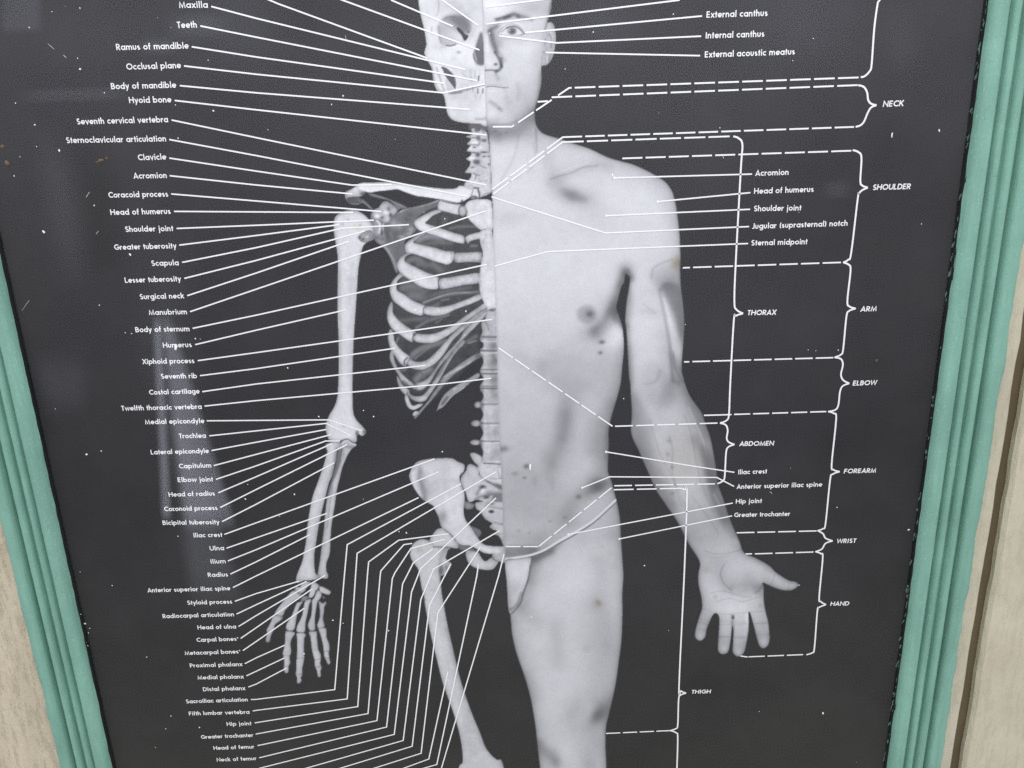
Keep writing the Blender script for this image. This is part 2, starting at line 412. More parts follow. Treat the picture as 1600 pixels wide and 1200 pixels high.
def seg_dist(P, pad):
    Q = (np.asarray(P) - [OX, OY]) * S
    x0 = max(int(Q[:, 0].min() - pad), 0); x1 = min(int(Q[:, 0].max() + pad) + 2, CW)
    y0 = max(int(Q[:, 1].min() - pad), 0); y1 = min(int(Q[:, 1].max() + pad) + 2, CHh)
    if x1 <= x0 or y1 <= y0: return None
    yy, xx = np.mgrid[y0:y1, x0:x1].astype(float); d = np.full(yy.shape, 1e9)
    for (ax, ay), (bx, by) in zip(Q[:-1], Q[1:]):
        dx, dy = bx - ax, by - ay; q = dx * dx + dy * dy + 1e-9
        t = np.clip(((xx - ax) * dx + (yy - ay) * dy) / q, 0, 1)
        d = np.minimum(d, np.hypot(xx - ax - t * dx, yy - ay - t * dy))
    return (slice(y0, y1), slice(x0, x1)), d
def _clip(sl, part):
    if part is None: return (ids[sl] > 0).astype(float)
    if part == '*': return 1.0
    if part not in masks or (part == 'ribcage' and len(PARTS) > 4): return (ids[sl] > 0).astype(float)
    return masks[part][sl]
def stroke(view, s, w, dv=None, val=None, part=None, hard=False, smooth=True, k=1.0, setid=None):
    """soft (or crisp) brush line; w is the width in view px"""
    P = Z(view, s); w = w / VIEW[view][2] * S
    if smooth and len(P) > 2: P = cr(P, False, 5)
    sg = seg_dist(P, w * 2 + 2)
    if sg is None: return
    sl, d = sg
    a = np.clip(w / 2 + 0.5 - d, 0, 1) if hard else np.exp(-(d / (w * 0.5)) ** 2)
    a = a * k * _clip(sl, part)
    if val is not None: canvas[sl] = canvas[sl] * (1 - a) + val * a
    else: canvas[sl] += dv * a
    if setid:
        pid = PARTS.setdefault(setid, len(PARTS) + 1); ids[sl][a > 0.3] = pid
        mk = masks.setdefault(setid, np.zeros((CHh, CW))); mk[sl] = np.maximum(mk[sl], a)
def tone(view, s, dv, soft=2, part=None, smooth=True):
    """soft-edged patch, lighter or darker, inside a part"""
    P = Z(view, s); P = cr(P) if smooth else P; pm = poly_mask(P)
    if pm is None: return
    sl, m_ = pm; q = soft * 3
    y0, y1, x0, x1 = max(sl[0].start - q, 0), min(sl[0].stop + q, CHh), max(sl[1].start - q, 0), min(sl[1].stop + q, CW)
    big = np.zeros((y1 - y0, x1 - x0)); big[sl[0].start - y0:sl[0].stop - y0, sl[1].start - x0:sl[1].stop - x0] = m_
    s2 = (slice(y0, y1), slice(x0, x1)); canvas[s2] += dv * blur(big, soft) * _clip(s2, part)
def blob(view, s, rx, ry, dv=None, val=None, part=None, ang=0, sharp=1.0, brown=0):
    x0, y0, kk = VIEW[view]
    for c in Z(view, s):
        cx, cy = (c - [OX, OY]) * S; ax, ay = rx / kk * S, ry / kk * S; R_ = max(ax, ay) * 2.2 + 2
        xa, xb, ya, yb = max(int(cx - R_), 0), min(int(cx + R_) + 2, CW), max(int(cy - R_), 0), min(int(cy + R_) + 2, CHh)
        if xb <= xa or yb <= ya: continue
        sl = (slice(ya, yb), slice(xa, xb)); yy, xx = np.mgrid[ya:yb, xa:xb].astype(float)
        ca, sa = math.cos(math.radians(ang)), math.sin(math.radians(ang))
        u = ((xx - cx) * ca + (yy - cy) * sa) / ax; v = (-(xx - cx) * sa + (yy - cy) * ca) / ay
        a = np.exp(-((u * u + v * v) ** sharp)) * _clip(sl, part)
        if val is not None: canvas[sl] = canvas[sl] * (1 - a) + val * a
        elif dv: canvas[sl] += dv * a
        if brown: tint[sl] += brown * a
# ---- rib cage, back to front
G_ = 'ribcage'
shape(G_, 'P', '655,322 700,318 745,330 756,360 756,470 765,500 752,520 750,560 740,560 690,612 668,620 640,612 622,575 612,520 612,470 625,430 640,380', 60, soft=3, noise=4)
for s, w, v, k in [('1050,692 1200,642 1390,625', 16, 150, .8), ('930,560 1010,640 1080,600', 60, 100, .7), ('1010,290 1100,270 1160,300', 40, 150, .8)]:
    stroke('B', s, w, val=v, part=G_, k=k)
for s, w, v, k in [('330,660 480,600 620,600', 90, 150, .85), ('430,720 620,690 860,690', 70, 100, .8), ('840,470 1000,440 1240,440', 50, 112, .8), ('700,300 780,320 720,380', 70, 88, .6),
                   ('160,990 280,940 380,990', 90, 140, .8), ('330,1020 560,1050 680,1130', 110, 108, .8), ('1160,740 1250,740', 40, 130, .8), ('560,1000 650,1100', 40, 130, .5)]:
    stroke('RB0', s, w, val=v, part=G_, k=k)
for s, w, v, k in [('260,270 380,230 500,260', 90, 132, .8), ('370,380 480,380', 110, 138, .7), ('540,470 700,410 850,360 1000,330 1200,330', 20, 168, .9), ('520,430 800,330 1200,260', 60, 100, .7),
                   ('800,440 900,420', 26, 128, .8), ('450,820 600,730 750,680 900,640', 34, 136, .85), ('230,720 450,700 700,690', 70, 98, .8), ('600,560 750,490', 50, 120, .6),
                   ('400,1180 540,1090 700,1060 850,1000', 60, 138, .85), ('1140,1020 1280,940', 60, 120, .6), ('1180,1030 1280,1000', 20, 175, .8), ('200,960 170,1030', 26, 160, .7), ('720,750 800,700', 30, 120, .6)]:
    stroke('RB1', s, w, val=v, part=G_, k=k)
for s, w, v, k in [('370,250 520,140 760,40', 60, 140, .8), ('430,270 620,120', 30, 150, .6), ('450,560 540,470 640,420', 90, 158, .8), ('520,470 560,540', 30, 100, .7), ('210,440 290,420', 60, 130, .7)]:
    stroke('RB2', s, w, val=v, part=G_, k=k)
# scapula and shoulder girdle
T = 'scapula'
shape(T, 'SH', '560,320 640,335 800,385 960,445 1160,540 1060,560 1010,580 900,440 760,405 600,365', 128, 25, 3, noise=12)
stroke('SH', '600,335 780,385 960,460 1130,540', 22, val=168, part=T, k=.7)
shape(T, 'SH', '420,410 490,430 620,560 590,570 500,490 400,440', 122, 20, 3, noise=10)
stroke('SH', '430,430 520,490 610,560', 14, val=165, part=T, k=.8)
shape(T, 'B', '872,138 920,108 1000,92 1080,72 1142,50 1150,80 1060,120 1000,170 985,210 1000,240 935,300 930,350 940,390 890,420 880,470 885,505 868,490 850,440 828,390 800,350 770,320 745,300 735,250 720,220 770,170', 118, 20, 4, noise=16)
stroke('B', '880,130 940,108 1000,96 1080,72 1140,52', 16, val=182, part=T, k=.85)
stroke('B', '745,300 790,330 830,375 860,430 885,500', 22, val=172, part=T, k=.85)
for q in ['1150,720 1200,650', '880,1000 960,1040', '990,960 850,920', '1120,930']: blob('SH', q, 70, 55, val=82, part=T)
blob('SH', '950,790 1040,830', 60, 70, val=160, part=T); blob('SH', '1220,880 1180,960 1080,1010', 70, 50, val=158, part=T)
blob('SH', '1230,560 1330,580', 120, 40, val=128, part=T); stroke('SH', '900,940 940,1040 1000,1120', 50, val=140, part=T, k=.7)
shape(T, 'SH', '590,690 640,720 740,735 800,780 790,900 825,980 830,1090 760,1125 670,1070 640,960 622,860 595,780', 166, 30, 4, noise=14)
stroke('SH', '690,750 735,810 730,930', 34, val=226, part=T, k=.9); stroke('SH', '790,800 790,900', 24, val=205, part=T, k=.8)
blob('SH', '765,940', 22, 50, val=80, part=T); blob('SH', '690,1010 780,1030', 50, 30, val=125, part=T); blob('SH', '850,920', 34, 60, val=84)
shape(T, 'SH', '600,640 640,575 720,540 755,480 820,440 900,470 980,540 1012,600 970,650 920,690 880,760 800,790 740,735 650,735 600,700', 192, 40, 4, noise=14)
blob('SH', '870,560', 34, 50, val=135, part=T); blob('SH', '905,665', 26, 34, val=80, part=T); blob('SH', '770,700', 30, 20, val=120, part=T); blob('SH', '690,680 830,620', 40, 30, val=228, part=T)
shape(T, 'SH', '205,395 270,375 400,370 440,420 445,480 400,498 310,492 240,455', 84, 10, 3, noise=8)
stroke('SH', '205,395 235,455 310,490 400,490', 17, val=186, part=T, k=.9); stroke('SH', '400,420 440,470', 24, val=140, part=T, k=.7)
shape(T, 'SH', '188,340 205,295 300,248 372,200 430,195 500,245 520,290 470,350 400,375 330,375 250,385 205,402', 208, 40, 4, noise=7)
blob('SH', '500,330', 60, 30, val=85, part=T); blob('SH', '350,250', 40, 30, dv=12, part=T); blob('SH', '440,290', 50, 40, dv=-18, part=T)
# spine of the neck
V = 'neck_vertebrae'
nv2 = '1090,1760 1075,1500 1070,1300 1060,900 1030,600 985,300 960,265 880,205 830,172 790,230 740,215 700,190 640,160 590,190 582,230 600,265 590,325 450,370 500,400 572,420 548,480 485,540 508,580 572,588 530,640 472,708 500,748 572,755 578,810 540,870 458,925 510,972 562,1000 550,1060 530,1120 430,1250 450,1282 560,1288 585,1330 560,1400 510,1460 440,1510 400,1580 420,1640 480,1690 600,1760 640,1880 790,1900'
shape(V, 'NV1', '570,20 980,30 990,240 560,240', 92, soft=1, noise=6)
shape(V, 'NV1', nv2, 204, 26, 3, noise=12)
for q, rx, ry, v in [('720,215', 60, 45, 100), ('900,470', 66, 40, 105), ('745,825', 55, 50, 76), ('650,775', 70, 24, 118), ('900,765', 90, 26, 112), ('660,640', 44, 26, 132), ('900,870', 50, 20, 118), ('1012,870 1020,1065', 24, 18, 100), ('725,1010', 75, 55, 76), ('640,400', 80, 16, 130), ('620,1140', 60, 28, 150)]:
    blob('NV1', q, rx, ry, val=v, part=V)
shape(V, 'NV1', '735,365 790,345 805,470 780,485 700,410', 112, soft=1, setid=False, clip=V)
for s, w, v in [('560,565 680,580 760,590 800,520', 34, 138), ('790,1080 870,1130 960,1165', 26, 140), ('830,180 900,280', 22, 110), ('660,960 640,1010 700,1050', 26, 120)]:
    stroke('NV1', s, w, val=v, part=V, k=.85)
for s, w, v in [('640,330 700,365 780,385', 30, 132), ('700,380 680,480', 30, 135), ('760,470 830,530 980,510', 22, 172), ('500,650 560,630 620,650', 26, 168), ('840,930 930,840 1060,830', 30, 160), ('1030,900 1050,1000', 30, 175)]:
    stroke('NV2', s, w, val=v, part=V, k=.85)
blob('NV1', '690,520 830,650 560,670 545,900 590,540 640,920', 50, 40, dv=22, part=V)
# collar bone and upper ribs
shape('clavicle', 'P', '557,291 563,286 580,285.5 600,284.5 620,286 645,289 680,293.5 700,295 712,294 717,290.5 724,290.5 732,293 739,293.5 738,300 735,308 730,311 722,315.5 712,316.5 700,314 687,311.5 665,308 650,306 630,299 621,296 605,297.5 590,299 578,301 570,299 562,297', 224, 30, 3, light=(0, -.5), noise=4)
shape(V, 'NV2', '640,690 700,700 750,690 790,830 800,900 770,960 700,950 600,970 560,950 590,850 620,760', 215, 20, 2, noise=5)
stroke('NV2', '640,700 760,700', 40, val=95, part=V, k=.9); stroke('NV2', '560,955 640,915 720,935', 50, val=84, k=.9); stroke('NV2', '750,740 785,850 780,950', 44, val=84, k=.9); stroke('NV2', '630,760 590,880', 24, val=150, k=.7)
SM = 'sternum'
shape(G_, 'RB0', '638,130 660,50 720,22 850,58 960,90 1000,98 972,170 968,252 880,240 780,212 690,192 648,172', 206, 26, 3, noise=6)
stroke('RB0', '720,40 850,75 980,85', 22, val=95, part=G_, k=.8)
shape(G_, 'RB0', '970,170 1010,115 1060,112 1095,200 1050,275 985,255', 192, 36, 3, noise=5)
stroke('RB0', '1020,40 1040,110', 36, val=80, k=.9); stroke('RB0', '1000,100 968,170 972,250', 14, val=120, k=.8)
shape(SM, 'RB0', '1065,115 1120,45 1250,12 1450,25 1490,120 1500,480 1400,480 1310,490 1230,430 1130,330 1090,265 1100,200', 216, 26, 4, noise=8)
shape(G_, 'RB0', '1070,625 1100,582 1180,552 1310,530 1320,620 1250,640 1150,670 1110,705', 205, 36, 3, noise=8)
shape(G_, 'RB0', '268,400 300,330 420,260 550,200 640,178 695,205 650,232 560,272 490,340 445,385 490,405 700,470 900,540 1045,588 1052,690 1000,702 830,662 640,592 480,542 340,492', 214, 40, 4, light=(-.2, -.5), noise=5)
shape(G_, 'RB0', '890,880 940,850 1100,845 1310,840 1332,900 1320,995 1150,992 950,1002 890,960', 196, 40, 4, noise=12)
shape(G_, 'RB0', '122,750 150,690 230,630 330,580 372,545 445,545 350,600 258,682 300,702 430,732 600,772 760,822 885,830 892,900 872,982 800,1035 700,1012 560,972 400,912 250,866 150,850', 212, 42, 4, light=(-.2, -.5), noise=5)
stroke('RB0', '850,840 850,960', 24, dv=-25, part=G_)
shape(G_, 'B', '1150,545 1200,535 1290,520 1395,508 1398,566 1300,582 1200,602 1150,602', 198, 40, 4, noise=12)
shape(G_, 'B', '880,450 900,410 940,385 992,380 945,397 928,430 980,460 1060,500 1142,535 1140,600 1092,608 1030,592 980,562 920,522 890,492', 212, 42, 4, light=(-.2, -.5), noise=5)
stroke('RB1', '775,120 755,180 765,270', 16, val=70, k=.9)
shape(G_, 'RB1', '555,560 590,520 750,530 900,510 1050,460 1200,400 1335,345 1375,370 1370,412 1200,492 1000,562 850,632 700,655 560,622', 204, 44, 4, light=(0, -.4), noise=12)
shape(G_, 'RB1', '78,290 95,210 150,130 222,58 275,90 200,152 172,225 185,300 275,352 400,440 565,510 572,560 532,642 450,637 330,592 200,502 118,430', 212, 42, 4, light=(-.3, -.4), noise=5)
stroke('RB1', '580,510 545,560 545,640', 14, val=95, k=.8)
shape(G_, 'RB1', '420,905 560,908 700,898 850,838 1000,748 1150,638 1300,540 1425,455 1475,500 1440,530 1300,622 1150,722 1000,852 850,952 700,1022 560,1032 430,1002', 206, 44, 4, light=(0, -.4), noise=12)
shape(G_, 'RB1', '42,620 60,540 102,455 122,500 122,600 172,680 270,768 405,858 442,890 402,1012 330,992 230,922 150,872 88,802 48,702', 208, 42, 4, light=(-.3, -.4), noise=5)
stroke('RB1', '425,905 400,960 405,1010', 20, val=85, k=.85); blob('RB1', '420,912', 18, 16, val=70)
shape(G_, 'RB2', '440,1100 430,1060 560,920 650,800 740,660 830,510 960,415 1100,312 1230,230 1345,192 1362,230 1250,302 1120,392 980,482 860,602 760,722 660,852 560,962', 180, 36, 4, noise=14)
blob('RB2', '1310,240', 40, 40, val=110, part=G_); stroke('RB2', '840,520 1000,430 1200,320', 30, dv=24, part=G_); stroke('RB2', '700,700 780,610', 40, dv=-25, part=G_)
shape(G_, 'RB2', '330,740 420,790 530,780 620,690 700,560 800,400 900,240 1000,120 1100,15 1115,60 1000,182 900,332 820,482 740,622 650,752 565,860 450,866 360,812', 200, 42, 4, light=(-.3, -.3), noise=8)
shape(G_, 'RB2', '440,610 520,590 620,530 720,400 820,250 950,110 1060,-20 1130,-140 1420,-440 1450,-380 1300,-200 1160,-60 1050,62 950,172 860,282 760,402 670,552 600,652 500,712 420,672', 198, 46, 4, light=(-.3, -.3), noise=10)
shape(G_, 'RB2', '310,275 350,258 430,310 530,310 620,270 720,180 800,90 880,0 1000,-120 1150,-250 1300,-370 1440,-445 1455,-410 1300,-300 1100,-120 950,22 850,182 740,312 640,382 540,422 430,417 335,372', 202, 46, 4, light=(-.2, -.4), noise=12)
stroke('RB2', '1010,60 1060,10 1120,-60', 16, dv=22, part=G_); stroke('RB2', '880,190 960,130', 14, dv=20, part=G_)
stroke('RB2', '700,570 790,450 880,300 960,180', 12, val=95, k=.8); stroke('RB2', '840,230 760,320 640,400', 12, val=105, k=.6)
shape(G_, 'RB2', '80,260 95,165 125,190 142,280 172,370 232,460 322,550 405,620 432,695 350,642 260,602 190,482 118,362', 206, 38, 4, light=(-.4, 0), noise=6)
shape(G_, 'RB2', '55,-60 90,-140 132,-80 145,20 205,110 275,180 352,240 332,290 300,375 230,342 150,232 100,162 68,60', 208, 40, 4, light=(-.4, 0), noise=5)
stroke('RB2', '320,260 285,300 285,350', 22, val=95, k=.85)
shape(G_, 'RB2', '185,510 230,580 270,650 340,700 352,742 330,792 280,762 218,682 182,572', 204, 36, 4, light=(-.4, 0), noise=6)
blob('RB2', '265,600 300,630', 26, 26, val=95); stroke('RB2', '330,730 320,780', 24, val=120, k=.8)
shape(G_, 'RB2', '288,790 330,790 362,870 402,922 480,900 545,900 485,952 400,982 330,942 298,860', 206, 30, 3, noise=8)
shape(G_, 'RB2', '398,1040 430,1000 480,1008 450,1052 412,1068', 196, 20, 2, noise=10)
stroke('RB2', '370,850 450,880 540,880', 30, val=100, k=.7)
shape(G_, 'RB2', '732,1000 770,890 830,780 930,690 1080,600 1200,530 1305,470 1325,522 1200,602 1080,702 950,792 840,922 795,960 762,972', 168, 20, 3, noise=14)
stroke('RB2', '830,915 950,790 1080,695 1310,540', 20, val=188, part=G_, k=.8); stroke('RB2', '760,960 790,870 930,700', 18, val=165, part=G_, k=.6); stroke('RB2', '810,900 880,810', 40, val=88, part=G_, k=.7)
shape(SM, 'B', '1398,250 1440,232 1475,238 1500,450 1512,620 1510,700 1482,740 1450,735 1420,682 1402,632 1393,560 1405,450 1418,380 1402,320', 214, 22, 4, noise=9)
stroke('B', '1410,420 1400,500 1400,600', 14, dv=-14, part=SM); stroke('B', '1440,260 1420,320', 10, dv=-12, part=SM)
# trunk of the spine
V = 'spine'
shape(V, 'P', '752.0,505.0 753.5,518.0 750.6,526.0 750.6,532.0 754.8,536.0 754.8,542.0 750.6,546.0 750.6,552.0 754.8,561.5 754.8,567.5 750.6,577.0 750.6,583.0 754.8,589.5 754.8,595.5 750.6,602.0 750.6,608.0 754.8,616.0 754.8,622.0 750.2,630.0 750.2,636.0 754.4,644.5 754.4,650.5 750.2,659.0 750.2,665.0 754.4,673.0 754.4,679.0 750.2,687.0 750.2,693.0 754.4,704.5 754.4,710.5 750.2,722.0 750.2,728.0 750.0,738.0 757.0,747.0 770.0,755.0 790.0,757.0 790.0,740.0 789.0,715.0 788.0,660.0 784.0,600.0 781.0,540.0 778.0,515.0 772.0,495.0 760.0,498.0', 190, 24, 4, light=(-.5, 0), noise=7)
blob('P', '770,540 771,565 772,600', 8, 16, dv=-22, part=V); blob('P', '764,660 764,700 768,640', 9, 12, dv=10, part=V)
for a_, b_ in ((529, 549), (549, 580), (580, 605), (605, 633), (633, 662), (662, 690), (690, 725)):
    h_ = (b_ - a_) / 2; c_y = (a_ + b_) / 2
    blob('P', f'773,{c_y}', 11, h_ * .55, dv=-26 if a_ < 600 else -16, part=V); blob('P', f'757,{c_y}', 2.5, h_ * .6, dv=16, part=V); blob('P', f'764,{c_y - h_ * .2}', 6, h_ * .35, dv=10, part=V)
    blob('P', f'756,{a_ + 4} 756,{b_ - 4}', 5, 2.5, dv=14, part=V)
for y, w, v, dx in [(526, 3, 120, 0), (533, 2, 205, 0), (547.5, 2.4, 105, 0), (551, 2, 205, 0), (577, 2, 125, 0), (583.5, 2.6, 112, 0), (603, 2.2, 140, 0), (606.5, 2.2, 112, 0), (631, 2, 140, 0), (635, 1.6, 200, 0), (661, 2.4, 150, 0), (664, 2, 205, 0), (689, 2.4, 140, 0), (691.5, 1.8, 205, 0), (724, 3.4, 105, 6), (748, 2.2, 150, 10)]:
    stroke('P', f'{751 + dx},{y} {765},{y + .6} {788},{y + .3}', w, val=v, part=V, k=.85)
for q, rx, ry in [('1388,130', 24, 20), ('1376,246', 32, 20), ('1372,365', 34, 17)]:
    x, y = [float(t) for t in q.split(',')]
    shape(V, 'C', ' '.join(f'{x + rx * math.cos(a):.1f},{y + ry * math.sin(a):.1f}' for a in np.arange(8) * math.pi / 4), 186, 36, 3, light=(-.4, -.4))
    blob('C', f'{x + rx},{y + 6}', 14, 22, dv=-50)
shape(V, 'C', '1338,436 1372,432 1415,462 1396,512 1360,482', 196, 30, 3, light=(-.3, -.4))
shape(V, 'RB2', '1338,705 1365,690 1385,720 1360,735', 165, 20, 2)
# xiphoid
shape(SM, 'RB1', '1452,572 1542,556 1570,830 1505,812 1430,722 1408,682', 198, 20, 3, noise=8)
blob('RB1', '1500,575', 40, 16, val=95); stroke('RB1', '1400,740 1440,790 1450,850', 30, val=140, k=.6)
# pelvis: tail bone first
Q = 'sacrum'
shape(Q, 'PV2', '1030,-40 1330,-40 1330,160 1338,440 1318,440 1290,370 1250,312 1198,292 1232,250 1182,232 1138,190 1192,130 1120,112 1070,82', 196, 26, 4, noise=5)
shape(Q, 'PV1', '1060,900 1150,880 1300,858 1470,860 1480,1200 1350,1210 1220,1140 1138,1030 1072,982', 196, 20, 4, noise=5)
shape(Q, 'PV1', '900,878 960,892 1042,922 1012,980 940,992 888,950', 168, 34, 4, noise=7)
shape(Q, 'PV1', '938,360 980,328 1062,360 1112,402 1112,480 1200,560 1290,610 1462,612 1462,860 1300,862 1180,880 1082,850 1000,882 950,872 918,762 860,642 838,560 870,490 922,420', 200, 26, 4, light=(-.2, -.2), noise=5)
shape(V, 'PV1', '1120,300 1460,290 1462,612 1380,618 1300,602 1190,552 1122,480', 206, 20, 4, noise=6)
stroke('PV1', '1180,315 1280,322 1450,330', 20, val=112, part=V, k=.9); stroke('PV1', '1280,540 1350,545 1450,535', 14, val=150, part=V, k=.8); stroke('PV1', '1410,340 1390,420 1420,520', 40, dv=-20, part=V)
shape(Q, 'PV1', '1190,555 1300,606 1380,622 1460,618 1462,712 1400,692 1300,625', 118, soft=1, setid=False, clip=Q)
shape(Q, 'PV1', '1210,735 1330,745 1462,745 1464,865 1330,850 1260,800', 132, soft=2, setid=False, clip=Q)
stroke('PV1', '1300,862 1460,872', 26, val=120, part=Q, k=.7); stroke('PV1', '1180,880 1300,800', 20, val=225, part=Q, k=.7)
stroke('PV1', '1080,770 1130,690 1190,690', 50, val=135, part=Q, k=.6); stroke('PV1', '1060,840 1150,800 1230,790', 50, val=140, part=Q, k=.6)
blob('PV1', '1165,662', 44, 22, val=58, part=Q); blob('PV1', '1220,815', 40, 24, val=70, part=Q); blob('PV1', '1292,1026', 40, 24, val=55, part=Q, sharp=2); blob('PV1', '1280,910', 50, 18, val=120, part=Q)
stroke('PV1', '1200,940 1460,985', 30, dv=-26, part=Q); stroke('PV2', '1200,130 1310,160', 10, val=150, part=Q); stroke('PV2', '1230,286 1310,290', 10, val=150, part=Q); blob('PV1', '1170,720', 26, 50, val=222, part=Q, ang=40)
H_ = 'pelvis'
shape(H_, 'PV2', '828,160 900,190 1000,230 1028,280 980,335 930,270', 128, 20, 3, noise=8)
shape(H_, 'PV2', '715,420 820,425 905,470 1010,560 830,520 740,485', 118, 16, 3, noise=8)
shape(H_, 'PV2', '1170,560 1240,480 1330,455 1345,540 1340,665 1250,645 1200,625', 186, 26, 4, noise=10)
shape(H_, 'PV2', '826,520 900,512 985,535 1015,580 1060,640 1100,642 1160,600 1205,635 1252,652 1212,722 1170,757 1080,762 970,742 880,692 838,622', 202, 30, 5, light=(0, -.2), noise=5)
shape(H_, 'C', '958,580 965,545 980,515 1010,485 1070,470 1130,464 1220,464 1260,485 1296,500 1304,522 1292,560 1274,578 1275,605 1288,637 1300,672 1304,722 1298,765 1298,805 1310,850 1340,890 1385,960 1420,1000 1470,1012 1530,1015 1552,1020 1545,1055 1480,1062 1430,1057 1390,1037 1340,1012 1290,1006 1255,991 1225,946 1195,921 1165,901 1150,870 1140,830 1120,790 1105,760 1060,735 1030,710 1000,670 975,625', 207, 26, 5, light=(-.2, -.3), noise=5)
stroke('C', '1025,525 1022,590 1038,650 1055,720', 34, dv=-34, part=H_); stroke('C', '1045,560 1050,640 1075,690', 50, dv=-16, part=H_); blob('C', '1090,640', 90, 70, dv=-10, part=H_); blob('C', '1168,832', 26, 40, dv=-36, part=H_)
stroke('C', '980,560 990,630 1030,700', 16, dv=14, part=H_); blob('C', '1240,720', 50, 70, dv=8, part=H_); stroke('C', '1420,1030 1500,1040', 30, dv=10, part=H_)
stroke('PV1', '838,560 835,500 870,460', 20, val=75, k=.7); stroke('PV1', '850,640 890,730 925,800 950,880', 12, val=110, k=.8)
# thigh bone
F_ = 'femur'
shape(F_, 'PV2', '348,375 395,285 450,225 512,214 560,240 622,292 682,372 722,425 712,478 600,465 480,470 390,460', 202, 26, 5, noise=4)
stroke('PV2', '540,230 640,310 700,390', 12, val=120, k=.7)
fe = [tuple(p) for p in Z('PV2', '98,500 130,420 190,375 250,358 340,378 390,430 480,460 622,472 590,500 570,560 560,610 602,650 632,680 612,740 570,800 522,832 492,852 497,950 510,1090')] + [tuple(p) for p in Z('D', '1145,0 1170,160 1200,320 1230,450 1265,600 1300,720 1350,860 1400,980 1440,1080 1500,1145 1530,1150 1548,1200 1545,1290 1260,1290 1270,1190 1292,1160 1285,1060 1265,960 1235,860 1200,760 1165,660 1130,520 1100,400 1065,230 1040,80')] + [tuple(p) for p in Z('PV2', '290,1180 250,1040 215,830 190,740 130,660 93,580')]
shape(F_, 'P', np.array(fe), 201, 24, 5, light=(.2, 0), noise=5)
blob('PV2', '500,770', 34, 60, val=112, part=F_); blob('PV2', '570,730', 30, 50, val=150, part=F_); stroke('PV2', '620,690 590,760 540,820', 16, val=205, part=F_); stroke('PV2', '400,460 500,462 620,470', 18, val=120, part=F_, k=.8)
stroke('PV2', '540,500 500,600 490,700', 70, dv=-22, part=F_); stroke('PV2', '480,760 490,900', 26, dv=-20, part=F_); blob('PV2', '210,500 300,470', 60, 50, dv=-8, part=F_, brown=.25)
stroke('D', '1190,330 1230,480 1300,760', 30, dv=-8, part=F_); stroke('D', '1120,300 1180,560 1280,900', 40, dv=6, part=F_)
# arm bones
U = 'ulna'
shape(U, 'C', '530,372 545,355 575,347 602,360 628,382 602,402 580,432 560,472 540,522 525,582 510,642 500,702 492,762 480,832 470,902 465,982 460,1062 440,1120 440,1168 451,1196 444,1216 413,1214 387,1202 390,1160 400,1100 412,1000 425,900 430,830 440,740 455,660 480,580 500,500 510,440 518,400', 198, 30, 4, light=(-.2, 0), noise=6)
shape(U, 'C', '505,425 530,402 548,412 540,462 520,512 500,562 470,622 440,705 445,650 485,520', 118, soft=1, setid=False, clip=U)
stroke('C', '545,415 535,470', 9, val=188, part=U); stroke('C', '560,390 600,395', 24, val=140, part=U, k=.6); stroke('C', '500,470 470,600 445,700', 22, val=100, part=U, k=.6); stroke('C', '480,640 460,760 445,900', 10, dv=-24, part=U)
stroke('C', '530,375 575,352 620,380', 12, val=212, part=U)
R_ = 'radius'
shape(R_, 'C', '440,375 480,362 522,362 530,385 520,402 506,422 500,472 490,512 480,562 455,622 440,682 425,742 410,802 395,872 380,962 365,1062 364,1120 367,1160 371,1181 392,1205 381,1219 350,1226 315,1228 297,1230 273,1240 258,1242 251,1226 254,1198 266,1167 290,1105 300,1050 310,1000 318,930 325,860 338,780 355,700 380,630 405,560 425,500 438,450 446,420 436,395', 206, 28, 5, light=(.2, 0), noise=5)
stroke('C', '500,400 490,480 475,560', 20, dv=-20, part=R_); blob('C', '485,500', 18, 34, dv=12, part=R_)
HU = 'humerus'
shape(HU, 'B', '500,150 540,125 600,112 650,125 700,165 730,220 738,290 700,310 670,340 655,400 640,480 632,600 622,750 612,900 606,1050 603,1200 603,1250 607,1370 625,1420 660,1460 685,1490 682,1512 660,1525 642,1512 630,1528 630,1555 612,1566 590,1556 572,1550 545,1556 525,1560 490,1558 460,1550 445,1522 435,1480 440,1440 460,1390 490,1340 508,1280 514,1200 518,1050 515,900 510,750 510,600 512,480 510,400 500,330 490,280 486,220 487,180', 214, 34, 6, light=(-.1, -.2), noise=5)
shape(HU, 'SH', '400,1000 440,950 520,905 600,900 640,950 635,1030 560,1080 480,1092 420,1062', 158, 20, 3, noise=26, setid=False, clip=HU)
blob('SH', '420,1010 470,1040', 24, 20, val=100, part=HU); blob('SH', '540,1000', 24, 16, val=210, part=HU); stroke('SH', '620,780 640,900 640,1000', 26, val=140, part=HU, k=.6); blob('SH', '150,800 240,740 430,820', 20, 20, dv=-28, part=HU)
blob('SH', '360,840', 50, 34, dv=-4, part=HU, brown=1.0); blob('SH', '470,700', 120, 80, dv=6, part=HU)
stroke('EL', '700,650 780,625 840,612 900,650 960,690 1010,695', 22, val=88, k=.9); stroke('EL', '490,635 600,650 690,655', 16, val=150, k=.6); blob('EL', '770,350', 60, 26, dv=-22, part=HU); blob('EL', '1190,470', 26, 40, val=110); blob('EL', '1040,500', 34, 60, val=115, part=HU, k=1) if False else blob('EL', '1040,500', 34, 60, val=115, part=HU)
blob('EL', '1100,500', 30, 26, dv=10, part=HU); stroke('B', '525,500 530,800 535,1150', 18, dv=-8, part=HU); stroke('B', '600,450 590,800 580,1150', 30, dv=-8, part=HU)
stroke('EL', '620,800 610,900 620,1040', 14, val=120, k=.7); stroke('EL', '690,690 720,750', 20, val=150, k=.6)
